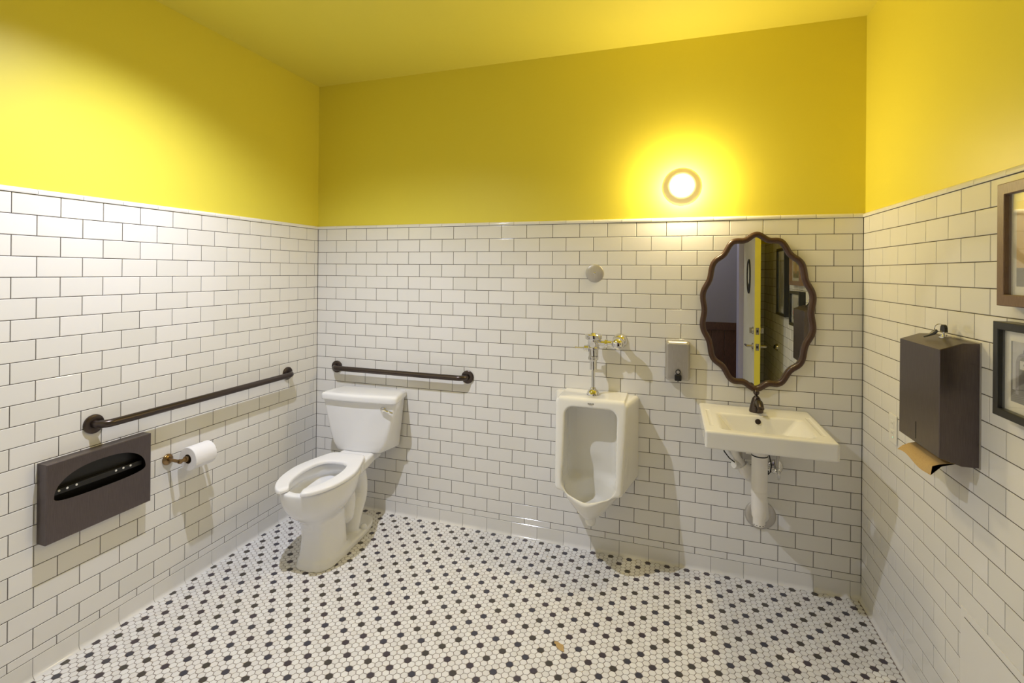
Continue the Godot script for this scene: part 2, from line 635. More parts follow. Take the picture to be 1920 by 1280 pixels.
func build_front() -> void:
	var t := 0.14
	var x0 := 1.915; var x1 := 2.885; var dh := 2.10
	var b := Mb.new()
	var wf := struct("wall_front", boxmesh(Vector3(-TT, -0.12, ZF), Vector3(x0 - 0.05, H, ZF + t)), M.yellow, "front wall beside the doorway")
	part("wall_panel", boxmesh(Vector3(x1 + 0.05, -0.12, ZF), Vector3(W + TT, H, ZF + t)), M.yellow, wf)
	part("wall_panel", boxmesh(Vector3(x0 - 0.05, dh + 0.05, ZF), Vector3(x1 + 0.05, H, ZF + t)), M.yellow, wf)
	# the same tiles on the front wall, left and right of the door frame
	var bf := Basis(Vector3(-1, 0, 0), Vector3.UP, Vector3(0, 0, -1))
	part("grout", boxmesh(Vector3(0, 0, ZF - TT + 0.0016), Vector3(x0 - 0.05, L0, ZF)), M.grout, wf)
	part("grout", boxmesh(Vector3(x1 + 0.05, 0, ZF - TT + 0.0016), Vector3(W, L0, ZF)), M.grout, wf)
	tiled_wall(wf, x0 - 0.055, 0.4469, 0.9469, func(d, y): return Transform3D(bf, Vector3(d, y, ZF - TT)), 0)
	tiled_wall(wf, W, 0.4469, 0.9469, func(d, y): return Transform3D(bf, Vector3(d, y, ZF - TT)), 0, x1 + 0.055)
	for s in [[Vector3(x0 - 0.05, -0.0, ZF - 0.020), Vector3(x0, dh + 0.05, ZF + t + 0.012)], [Vector3(x1, -0.0, ZF - 0.020), Vector3(x1 + 0.05, dh + 0.05, ZF + t + 0.012)], [Vector3(x0, dh, ZF - 0.020), Vector3(x1, dh + 0.05, ZF + t + 0.012)]]:
		struct("trim_%d" % (1 + used.get("trim_count", 0)), boxmesh(s[0], s[1], 0.003), M.jamb, "grey painted door frame")
		used["trim_count"] = used.get("trim_count", 0) + 1
	# corridor beyond the doorway
	var za := ZF + t; var zb := 3.75
	struct("floor_corridor", boxmesh(Vector3(0.6, -0.12, ZF), Vector3(4.4, -0.001, zb + 0.15)), M.corridor_floor, "brown corridor floor seen in the mirror")
	struct("ceiling_corridor", boxmesh(Vector3(0.6, H, za), Vector3(4.4, H + 0.12, zb + 0.15)), M.plain_white, "corridor ceiling")
	struct("wall_corridor_end", boxmesh(Vector3(0.46, -0.12, za), Vector3(0.6, H + 0.12, zb + 0.15)), M.corridor_paint, "corridor end wall")
	struct("wall_corridor_side", boxmesh(Vector3(4.4, -0.12, za - 0.14), Vector3(4.54, H + 0.12, zb + 0.15)), M.corridor_paint, "corridor end wall, other side")
	struct("wall_corridor_near", boxmesh(Vector3(W + TT + t, -0.12, ZF), Vector3(4.4, H, za)), M.corridor_paint, "corridor wall beside the doorway")
	var wc := struct("wall_corridor", boxmesh(Vector3(0.46, -0.12, zb), Vector3(4.54, H, zb + 0.15)), M.corridor_paint, "lavender grey corridor wall over dark wood wainscot")
	var px := 0.62
	while px < 4.3:
		var pm := Mb.new()
		pm.rbox(Vector3(px + 0.07, 0.43, zb - 0.008), Vector3(0.137, 0.86, 0.016), 0.003)
		part("wainscot_board", pm.mesh(), M.wainscot, wc)
		px += 0.14
	part("wainscot_rail", boxmesh(Vector3(0.62, 0.86, zb - 0.026), Vector3(4.36, 0.955, zb - 0.0), 0.004), M.wainscot, wc)
	# door, standing open against the right wall
	var d := Node3D.new()
	d.name = "door_1"
	d.set_meta("kind", "structure")
	d.set_meta("label", "open restroom door with yellow edge, lever handle and oval sign, seen in the mirror")
	add_child(d)
	d.position = Vector3(2.929, 0, 2.650)
	d.rotation.y = atan2(0.031, 0.895)
	# local: hinge at origin, leaf runs to -z, outer face at x = 0, leaf thickness towards +x
	part("leaf", boxmesh(Vector3(0.0012, 0.012, -0.895), Vector3(0.045, 2.09, -0.004), 0.002), M.yellow, d)
	part("face_sheet", boxmesh(Vector3(0.0, 0.013, -0.8935), Vector3(0.0012, 2.089, -0.005)), M.door_pale, d)
	# oval sign plate on the outer face
	var ring := Mb.new(); var disc := Mb.new(); var fig := Mb.new()
	var pr := []
	for k in 40:
		var a := TAU * k / 40
		pr.append(Vector3(-0.004, 1.515 + 0.145 * sin(a), -0.50 + 0.105 * cos(a)))
	ring.tube(pr, 0.009, 8, false, true)
	var rr := []
	for xx in [-0.003, 0.0]:
		var q := PackedVector3Array()
		for v in pr:
			q.append(Vector3(xx, v.y, v.z))
		rr.append(q)
	disc.loft(rr)
	var sg := part("oval_sign", disc.mesh(), M.plastic_white, d)
	part("rim", ring.mesh(), M.black, sg)
	fig.prism(PackedVector2Array([Vector2(-0.09, 1.46), Vector2(0.06, 1.43), Vector2(0.03, 1.40), Vector2(-0.02, 1.375), Vector2(-0.06, 1.40)]), 0.0, 0.001, Transform3D(Basis(Vector3(0, 0, -1), Vector3.UP, Vector3(-1, 0, 0)), Vector3(-0.003, 0, -0.50)))
	part("sign_print", fig.mesh(), M.black, sg)
	for side in [0, 1]:
		var xo := 0.0 if side == 0 else 0.045
		var s := -1.0 if side == 0 else 1.0
		var lv := Mb.new()
		lv.lathe([[0.027, 0.0], [0.027, 0.006], [0.022, 0.010], [0.011, 0.012], [0.011, 0.050], [0.0, 0.051]], Vector3(xo, 0.94, -0.835), Vector3(s, 0, 0))
		lv.tube([Vector3(xo + s * 0.045, 0.94, -0.835), Vector3(xo + s * 0.047, 0.94, -0.81), Vector3(xo + s * 0.05, 0.94, -0.77), Vector3(xo + s * 0.052, 0.938, -0.725)], [0.010, 0.010, 0.009, 0.007], 12)
		part("lever_handle", lv.mesh(), M.nickel, d)
		var tb := Mb.new()
		tb.lathe([[0.03, 0.0], [0.03, 0.008], [0.024, 0.014], [0.0, 0.015]], Vector3(xo, 1.07, -0.835), Vector3(s, 0, 0))
		tb.rbox(Vector3(xo + s * 0.022, 1.07, -0.835), Vector3(0.016, 0.045, 0.008), 0.002)
		part("deadbolt", tb.mesh(), M.nickel, d)
	for y in [0.94, 1.07]:
		part("edge_plate", boxmesh(Vector3(0.01, y - 0.028, -0.8965), Vector3(0.035, y + 0.028, -0.895)), M.nickel, d)
		part("latch_bolt", boxmesh(Vector3(0.016, y - 0.01, -0.899), Vector3(0.029, y + 0.01, -0.8965)), M.black, d)

# ------------------------------------------------------------------ fixtures
var trap_leg: Array = []
var trap_fold: Array = []

# points (y, z) of a smooth curve in the middle plane
func along(pts: Array, n: int) -> Array:
	var out: Array = []
	for i in n + 1:
		var v := spline(pts, float(i) / n)
		out.append(Vector3(0, v.x, v.y))
	return out

func toilet_field(at: Vector3) -> float:
	var p := Vector3(at.x, at.y / 1.047, at.z - 0.032 * smoothstep(0.12, 0.32, at.y))
	var ax := absf(p.x)
	# bowl
	var rows := [[0.225, 0.045, 0.42, 0.61], [0.245, 0.084, 0.39, 0.660], [0.27, 0.117, 0.36, 0.702], [0.30, 0.142, 0.33, 0.733], [0.34, 0.162, 0.30, 0.757], [0.39, 0.174, 0.28, 0.770], [0.44, 0.177, 0.27, 0.774]]
	var a := table(rows, p.y, 1)
	var z0 := table(rows, p.y, 2)
	var z1 := table(rows, p.y, 3)
	# egg: the widest line lies behind the middle
	var zm := lerpf(z0, z1, 0.47)
	var hz := (z1 - zm) if p.z > zm else (zm - z0)
	var e := pow(pow(ax / a, 2.15) + pow(absf(p.z - zm) / hz, 2.15), 1.0 / 2.15)
	var d := (e - 1.0) * minf(a, hz) * 0.8
	d = smax(d, 0.225 - p.y, 0.03)
	# front column
	var cr := [[0.0, 0.108, 0.676], [0.02, 0.101, 0.668], [0.07, 0.093, 0.656], [0.15, 0.086, 0.648], [0.30, 0.086, 0.648]]
	var ca := table(cr, p.y, 1)
	var cf := table(cr, p.y, 2)
	var cz := (cf + 0.40) * 0.5
	var ch := (cf - 0.40) * 0.5
	var ce := pow(pow(ax / ca, 3.0) + pow(absf(p.z - cz) / ch, 3.0), 1.0 / 3.0)
	var cd := smax((ce - 1.0) * minf(ca, ch), p.y - 0.30, 0.03)
	d = smin(d, cd, 0.045)
	# trapway: a fold behind the bowl and the leg that runs down to the floor
	var q := Vector3(p.x * 0.62, p.y, p.z)
	var tr := 1e9
	if trap_leg.is_empty():
		trap_leg = along([Vector2(0.38, 0.245), Vector2(0.33, 0.205), Vector2(0.26, 0.19), Vector2(0.19, 0.215), Vector2(0.13, 0.27), Vector2(0.05, 0.31)], 14)
		trap_fold = along([Vector2(0.36, 0.395), Vector2(0.29, 0.345), Vector2(0.22, 0.338), Vector2(0.14, 0.375)], 9)
	for i in trap_leg.size() - 1:
		tr = minf(tr, sd_cap(q, trap_leg[i], trap_leg[i + 1], 0.051, 0.051))
	var q2 := Vector3(p.x * 0.66, p.y, p.z + 0.012)
	var t2 := 1e9
	for i in trap_fold.size() - 1:
		t2 = minf(t2, sd_cap(q2, trap_fold[i], trap_fold[i + 1], 0.050, 0.050))
	d = smin(d, smin(tr, t2, 0.012), 0.016)
	# foot plate
	var fe := pow(pow(ax / 0.112, 3.0) + pow(absf(p.z - 0.375) / 0.280, 3.0), 1.0 / 3.0)
	d = smin(d, smax((fe - 1.0) * 0.112, p.y - 0.03, 0.014), 0.02)
	# deck under the tank
	d = smin(d, sd_box(p, Vector3(0, 0.395, 0.18), Vector3(lerpf(0.10, 0.125, clampf((p.z - 0.1) / 0.2, 0, 1)), 0.032, 0.15), 0.02), 0.03)
	# hollow
	var inner := sd_ell(p, Vector3(0, 0.445, 0.537), Vector3(0.126, 0.185, 0.200))
	inner = smin(inner, sd_ell(p, Vector3(0, 0.36, 0.537), Vector3(0.138, 0.045, 0.210)), 0.02)
	d = smax(d, -inner, 0.014)
	d = smax(d, p.y - 0.424, 0.012)
	return maxf(d, -p.y)

func build_toilet() -> void:
	var t := thing("toilet", "white two-piece toilet with open-front seat in the corner", "toilet", Vector3(0.444, 0.0, 0.014), deg_to_rad(5.0))
	part("bowl", nets(toilet_field, Vector3(-0.2, -0.012, 0.015), Vector3(0.2, 0.468, 0.83), 0.0065), M.porcelain, t)
	var wm := Mb.new()
	wm.lathe([[0.078, 0.0], [0.078, 0.002]], Vector3(0, 0.315, 0.568), Vector3.UP, 32)
	part("water", wm.mesh(), M.water, t)
	# tank: plan is wider in front than behind, front narrows downwards
	var tm := Mb.new()
	var rings := []
	var n := 9
	for i in n:
		var u := float(i) / (n - 1)
		var y := lerpf(0.447, 0.752, u)
		var fw := 0.152 + 0.094 * pow(u, 0.66)
		var bw := lerpf(0.196, 0.214, u)
		var zf := lerpf(0.178, 0.196, u)
		rings.append(shifted(tank_ring(bw, fw, 0.015, zf, 0.014, 0.024, y), lerpf(0.002, 0.014, u)))
	var lowr: PackedVector3Array = rings[0]
	var inset := PackedVector3Array()
	for v in lowr:
		inset.append(Vector3(v.x * 0.93, v.y - 0.010, 0.1 + (v.z - 0.1) * 0.88))
	rings.push_front(inset)
	tm.loft(rings)
	part("tank", tm.mesh(50.0), M.porcelain, t)
	var lm := Mb.new()
	var lr := []
	for q in [[0.748, 0.010], [0.752, 0.002], [0.760, 0.0], [0.778, 0.0], [0.786, 0.003], [0.791, 0.009], [0.7935, 0.018], [0.7945, 0.03]]:
		var i: float = q[1]
		lr.append(shifted(tank_ring(0.222 - i, 0.255 - i, 0.004 + i, 0.216 - i, 0.018, 0.03, q[0]), 0.014))
	lm.loft(lr)
	part("tank_lid", lm.mesh(50.0), M.porcelain, t)
	# trip lever
	var tl := Mb.new()
	tl.lathe([[0.017, 0.0], [0.017, 0.006], [0.012, 0.011], [0.0, 0.012]], Vector3(0.175, 0.712, 0.199), Vector3(0.12, 0, 1))
	tl.tube([Vector3(0.175, 0.712, 0.214), Vector3(0.195, 0.712, 0.218), Vector3(0.222, 0.706, 0.219), Vector3(0.243, 0.700, 0.216)], [0.009, 0.009, 0.0085, 0.006], 12, true, false, 0.75)
	part("flush_lever", tl.mesh(), M.chrome, t)
	# seat
	var sm := Mb.new()
	var sr := []
	var m := 56
	for i in m + 1:
		var u := lerpf(-1.0, 1.0, float(i) / m)      # from one tip round the back to the other
		var o := seat_outer(u)
		var inn := seat_inner(u)
		var dirv := (o - inn)
		var wdt := dirv.length()
		dirv /= wdt
		var ring := PackedVector3Array()
		var endf := 1.0
		var tipd := 1.0 - absf(u)
		if tipd < 0.05:
			endf = sqrt(clampf(1.0 - pow(1.0 - tipd / 0.05, 2.0), 0.02, 1.0))
		var c := (o + inn) * 0.5
		var hw := wdt * 0.5 * (0.72 + 0.28 * endf)
		for q in [[-1.0, 0.002], [-1.0, 0.011], [-0.93, 0.0165], [-0.78, 0.0195], [0.0, 0.0205], [0.78, 0.0195], [0.92, 0.017], [0.985, 0.012], [1.0, 0.003], [0.95, 0.0], [-0.95, 0.0]]:
			var pt: Vector2 = c + dirv * (hw * float(q[0]))
			ring.append(Vector3(pt.x, 0.448 + q[1] * (0.55 + 0.45 * endf), pt.y))
		sr.append(ring)
	sm.loft(sr)
	part("seat", sm.mesh(60.0), M.seat, t)
	for s in [-1, 1]:
		var hm := Mb.new()
		hm.rbox(Vector3(s * 0.072, 0.452, 0.282), Vector3(0.036, 0.02, 0.03), 0.006)
		part("hinge", hm.mesh(), M.seat, t)
		var bm := Mb.new()
		bm.lathe([[0.020, 0.0], [0.020, 0.010], [0.0175, 0.022], [0.011, 0.030], [0.0, 0.033]], Vector3(s * 0.088, 0.024, 0.262), Vector3.UP, 20)
		part("bolt_cap", bm.mesh(50.0), M.porcelain, t)

func shifted(r: PackedVector3Array, dx: float) -> PackedVector3Array:
	for i in r.size():
		r[i].x += dx
	return r

func tank_ring(bw: float, fw: float, zb: float, zf: float, bow: float, r: float, y: float) -> PackedVector3Array:
	# outline: back edge straight, front bowed by "bow", corners rounded by r
	var corners := [Vector2(-bw, zb), Vector2(bw, zb), Vector2(fw, zf), Vector2(-fw, zf)]
	var out := PackedVector3Array()
	for k in 4:
		var c: Vector2 = corners[k]
		var a: Vector2 = corners[(k + 3) % 4]
		var b: Vector2 = corners[(k + 1) % 4]
		var rr := r if k >= 2 else r * 0.5
		var p0 := c + (a - c).normalized() * rr
		var p2 := c + (b - c).normalized() * rr
		for i in 6:
			var u := i / 5.0
			var v := p0.lerp(c, u).lerp(c.lerp(p2, u), u)
			out.append(Vector3(v.x, y, v.y))
		if k == 2:
			for i in range(1, 12):
				var v := p2.lerp(corners[3] + (c - corners[3]).normalized() * rr, i / 12.0)
				out.append(Vector3(v.x, y, v.y))
	for i in out.size():
		var f := clampf((out[i].z - zb) / (zf - zb), 0.0, 1.0)
		if f > 0.6:
			out[i].z += bow * (1.0 - pow(absf(out[i].x) / fw, 2.0)) * smoothstep(0.6, 1.0, f)
	return out

func seat_outer(u: float) -> Vector2:
	# u: 0 at the middle of the back, +-1 at the tips
	var s := signf(u) if u != 0.0 else 1.0
	var t := absf(u)
	var pts := [Vector2(0, 0.268), Vector2(0.072, 0.268), Vector2(0.103, 0.274), Vector2(0.122, 0.31), Vector2(0.155, 0.40), Vector2(0.178, 0.49), Vector2(0.178, 0.57), Vector2(0.163, 0.65), Vector2(0.133, 0.717), Vector2(0.094, 0.765), Vector2(0.058, 0.784)]
	var v := spline(pts, t)
	return Vector2(v.x * s, 0.280 + (v.y - 0.268) * 1.05)

func seat_inner(u: float) -> Vector2:
	var s := signf(u) if u != 0.0 else 1.0
	var t := absf(u)
	var pts := [Vector2(0, 0.392), Vector2(0.03, 0.393), Vector2(0.058, 0.402), Vector2(0.080, 0.424), Vector2(0.094, 0.46), Vector2(0.101, 0.51), Vector2(0.101, 0.56), Vector2(0.093, 0.62), Vector2(0.077, 0.675), Vector2(0.055, 0.71), Vector2(0.036, 0.738)]
	var v := spline(pts, t)
	return Vector2(v.x * s, 0.280 + (v.y - 0.268) * 1.05)

func spline(pts: Array, t: float) -> Vector2:
	var n := pts.size() - 1
	var f := clampf(t, 0.0, 0.99999) * n
	var i := int(f)
	var a: Vector2 = pts[maxi(i - 1, 0)]
	var b: Vector2 = pts[i]
	var c: Vector2 = pts[i + 1]
	var d: Vector2 = pts[mini(i + 2, n)]
	return b.cubic_interpolate(c, a, d, f - i)

func urinal_field(p: Vector3) -> float:
	var ax := absf(p.x)
	# tapered shell
	var side := (ax - (0.228 - p.z * 0.215)) * 0.977
	var front := (p.z - (0.205 + (0.885 - p.y) * 0.20)) * 0.98
	var d := smax(smax(side, front, 0.02), smax(p.y - (0.875 if ax > 0.176 else 0.875 + 0.011 * smoothstep(0.176, 0.166, ax)), 0.43 - p.y, 0.01), 0.022)
	d = smax(d, -(p.y - 0.41) + (p.z - 0.2) * 0.0, 0.01)
	# bowl that hangs below and comes forward, cut by a slanting lip
	var rows := [[0.27, 0.045, 0.238], [0.29, 0.062, 0.264], [0.31, 0.079, 0.288], [0.35, 0.107, 0.325], [0.39, 0.133, 0.352], [0.43, 0.155, 0.366], [0.52, 0.172, 0.372]]
	var w := table(rows, p.y, 1)
	var z1 := table(rows, p.y, 2)
	var zc := (z1 + 0.02) * 0.5
	var hz := (z1 - 0.02) * 0.5
	var e := pow(pow(ax / w, 1.7) + pow(absf(p.z - zc) / hz, 1.7), 1.0 / 1.7)
	var low := smax((e - 1.0) * minf(w, hz) * 0.8, 0.275 - p.y, 0.02)
	low = smax(low, (p.y + 1.08 * (p.z - 0.272) - 0.497) * 0.68, 0.012)
	d = smin(d, low, 0.018)
	d = smin(d, sd_cap(p, Vector3(0, 0.32, 0.185), Vector3(0, 0.252, 0.185), 0.032, 0.028), 0.01)
	# hollow
	var cav := sd_box(p, Vector3(0, 0.635, 0.235), Vector3(0.133, 0.203, 0.155), 0.045)
	var wi := minf(w - 0.021, 0.131)
	var hi := (z1 - 0.022 - 0.075) * 0.5
	var ei := pow(pow(ax / maxf(wi, 0.01), 1.7) + pow(absf(p.z - 0.075 - hi) / maxf(hi, 0.01), 1.7), 1.0 / 1.7)
	var cl := smax((ei - 1.0) * maxf(minf(wi, hi), 0.01) * 0.8, 0.322 - p.y, 0.03)
	cl = smax(cl, p.y - 0.56, 0.08)
	cav = smin(cav, cl, 0.03)
	d = smax(d, -cav, 0.014)
	d = maxf(d, 0.207 - p.y)
	return maxf(d, 0.001 - p.z)

func build_urinal() -> void:
	var t := thing("urinal", "white wall-hung urinal below the chrome flush valve", "urinal", Vector3(1.864, 0, 0))
	part("body", nets(urinal_field, Vector3(-0.24, 0.19, -0.005), Vector3(0.24, 0.9, 0.39), 0.0062), M.porcelain_warm, t)
	var dm := Mb.new()
	dm.lathe([[0.02, 0.0], [0.02, 0.004], [0.012, 0.005]], Vector3(0, 0.333, 0.20), Vector3(0, 1, 0.1), 20)
	part("drain", dm.mesh(), M.chrome, t)
	var tx := text("KOHLER", 0.0062, M.black)
	tx.name = "lettering"
	t.add_child(tx)
	tx.position = Vector3(0, 0.862, 0.212)
	tx.rotation.x = -atan(0.2)
	var bar := Mb.new()
	bar.rbox(Vector3(0, 0.8555, 0.2125), Vector3(0.018, 0.0016, 0.0012), 0.0003)
	part("mark", bar.mesh(), mat(c8(190, 186, 176), 0.3), t)

func text(s: String, h: float, m: Material) -> MeshInstance3D:
	var f := SystemFont.new()
	f.font_names = PackedStringArray(["Droid Sans"])
	f.font_weight = 700
	var tm := TextMesh.new()
	tm.text = s
	tm.font = f
	tm.font_size = 32
	tm.pixel_size = h / 24.0
	tm.depth = 0.0006
	tm.curve_step = 2.0
	var o := MeshInstance3D.new()
	o.mesh = tm
	o.material_override = m
	return o

func build_flush_valve() -> void:
	var t := thing("flush_valve", "polished chrome flush valve above the urinal", "flush valve", Vector3(1.861, 0, 0.11))
	var y := Vector3.UP
	var b := Mb.new()
	b.lathe([[0.0, 1.216], [0.014, 1.215], [0.017, 1.211], [0.040, 1.210], [0.0445, 1.205], [0.0445, 1.186], [0.041, 1.181], [0.028, 1.179]], Vector3.ZERO, y, 32)
	part("cap", b.mesh(35), M.chrome, t)
	b = Mb.new()
	b.lathe([[0.029, 1.180], [0.030, 1.176], [0.030, 1.142], [0.033, 1.138], [0.033, 1.131], [0.026, 1.127], [0.0255, 1.094], [0.0205, 1.09]], Vector3.ZERO, y, 32)
	b.lathe([[0.016, 0.0], [0.016, 0.034], [0.012, 0.034]], Vector3(0, 1.158, 0.004), Vector3(0, 0, 1), 20)
	part("body", b.mesh(35), M.chrome, t)
	b = Mb.new()
	b.lathe([[0.022, 1.094], [0.0265, 1.091], [0.0265, 1.074], [0.0205, 1.070], [0.019, 1.064], [0.019, 1.021], [0.016, 1.018]], Vector3.ZERO, y, 24)
	b.lathe([[0.0265, 1.091], [0.0285, 1.090], [0.0285, 1.075], [0.0265, 1.074]], Vector3.ZERO, y, 6)
	part("coupling", b.mesh(35), M.chrome, t)
	b = Mb.new()
	b.lathe([[0.0095, 1.02], [0.0095, 0.90]], Vector3.ZERO, y, 20)
	part("flush_tube", b.mesh(35), M.chrome, t)
	b = Mb.new()
	b.lathe([[0.013, 0.926], [0.016, 0.922], [0.016, 0.917], [0.024, 0.911], [0.031, 0.900], [0.034, 0.889], [0.034, 0.884]], Vector3.ZERO, y, 28)
	part("spud_flange", b.mesh(50), M.chrome, t)
	b = Mb.new()
	b.lathe([[0.012, 0.022], [0.0195, 0.024], [0.0195, 0.034], [0.0165, 0.036], [0.0165, 0.047], [0.011, 0.051], [0.006, 0.054], [0.0052, 0.06], [0.0045, 0.085], [0.0062, 0.098], [0.003, 0.101], [0.0, 0.1015]], Vector3(0, 1.132, 0), Vector3(-1, 0, 0), 20)
	part("handle", b.mesh(35), M.chrome, t)
	# control stop on the right, fed from the wall
	b = Mb.new()
	b.lathe([[0.014, 0.025], [0.014, 0.058], [0.021, 0.060], [0.021, 0.073], [0.016, 0.075], [0.016, 0.115]], Vector3(0, 1.163, 0), Vector3(1, 0, 0), 20)
	b.lathe([[0.021, 0.060], [0.023, 0.061], [0.023, 0.072], [0.021, 0.073]], Vector3(0, 1.163, 0), Vector3(1, 0, 0), 6)
	part("outlet_pipe", b.mesh(35), M.chrome, t)
	b = Mb.new()
	b.lathe([[0.0, 0.052], [0.012, 0.050], [0.013, 0.044], [0.022, 0.040], [0.030, 0.030], [0.033, 0.015], [0.032, 0.0], [0.026, -0.018], [0.018, -0.028], [0.017, -0.075]], Vector3(0.128, 1.166, 0), Vector3(0, 0, 1), 28)
	part("control_stop", b.mesh(45), M.chrome, t)
	b = Mb.new()
	b.lathe([[0.040, -0.1085], [0.040, -0.104], [0.036, -0.094], [0.026, -0.083], [0.018, -0.076]], Vector3(0.128, 1.166, 0), Vector3(0, 0, 1), 28)
	part("wall_flange", b.mesh(45), M.chrome, t)

func sink_field(p: Vector3) -> float:
	# origin: middle of the wall edge; x along the wall
	var d := sd_box(p, Vector3(0, 0.8295, 0.249), Vector3(0.2485, 0.0385, 0.2485), 0.011)
	# belly under the slab
	d = smin(d, sd_ell(p, Vector3(0, 0.80, 0.24), Vector3(0.13, 0.072, 0.13)), 0.02)
	# basin: a hopper with sloping sides
	var u := clampf((p.y - 0.765) / (0.868 - 0.765), -0.3, 1.3)
	var hx := lerpf(0.085, 0.178, u)
	var z0 := lerpf(0.215, 0.178, u)
	var z1 := lerpf(0.335, 0.447, u)
	var q := Vector2(absf(p.x) - hx, absf(p.z - (z0 + z1) * 0.5) - (z1 - z0) * 0.5)
	var r := 0.022
	var qq := q + Vector2(r, r)
	var plan := Vector2(maxf(qq.x, 0), maxf(qq.y, 0)).length() + minf(maxf(qq.x, qq.y), 0.0) - r
	var cav := smax(plan * 0.74, 0.770 - p.y, 0.03)
	d = smax(d, -cav, 0.008)
	# shallow side recess on the rim, left and right
	var ledge := sd_box(Vector3(absf(p.x), p.y, p.z), Vector3(0.216, 0.870, 0.27), Vector3(0.008, 0.0045, 0.135), 0.004)
	d = smax(d, -ledge, 0.003)
	return maxf(d, 0.0008 - p.z)

func build_sink() -> void:
	var t := thing("sink", "white rectangular wall-hung sink under the wavy mirror", "sink", Vector3(2.6415, 0, 0))
	part("basin", nets(sink_field, Vector3(-0.258, 0.705, -0.004), Vector3(0.258, 0.885, 0.506), 0.0055), M.porcelain_warm, t)
	var b := Mb.new()
	b.lathe([[0.0125, 0.0], [0.0125, 0.002], [0.0095, 0.0026], [0.0, 0.002]], Vector3(0.0, 0.845, 0.1905), Vector3(0, 0.3, 1), 24)
	part("overflow_cover", b.mesh(), M.bronze, t)
	b = Mb.new()
	b.lathe([[0.02, 0.0], [0.02, 0.002], [0.012, 0.004], [0.0, 0.0045]], Vector3(0, 0.7705, 0.275), Vector3.UP, 24)
	part("drain", b.mesh(), M.bronze, t)
	# faucet stands on the ledge
	var f := thing("faucet", "dark bronze single-hole faucet on the sink ledge", "faucet", Vector3(2.6475, 0.868, 0.098))
	b = Mb.new()
	b.lathe([[0.0, -0.001], [0.031, -0.001], [0.032, 0.006], [0.030, 0.014], [0.027, 0.03], [0.0225, 0.05], [0.0175, 0.066], [0.012, 0.074], [0.008, 0.077]], Vector3.ZERO, Vector3.UP, 28)
	part("body", b.mesh(50), M.bronze, f)
	b = Mb.new()
	var pth := []
	for k in 9:
		var u := k / 8.0
		pth.append(Vector3(0.004, 0.030 + 0.022 * sin(u * PI * 0.9) + 0.004, 0.012 + 0.092 * u))
	b.tube(pth, [0.017, 0.0175, 0.0172, 0.0168, 0.0164, 0.016, 0.0156, 0.0152, 0.0148], 16)
	b.lathe([[0.012, 0.0], [0.012, 0.016]], Vector3(0.004, 0.022, 0.094), Vector3.UP, 18)
	part("spout", b.mesh(50), M.bronze, f)
	b = Mb.new()
	b.lathe([[0.007, 0.074], [0.0065, 0.081], [0.010, 0.084], [0.0135, 0.090], [0.0135, 0.097], [0.010, 0.103], [0.004, 0.106], [0.0, 0.1065]], Vector3.ZERO, Vector3.UP, 22)
	part("knob", b.mesh(50), M.bronze, f)
	b = Mb.new()
	b.rbox(Vector3(0, 0.078, 0.03), Vector3(0.012, 0.006, 0.05), 0.0025)
	part("lever", b.mesh(), M.bronze, f)

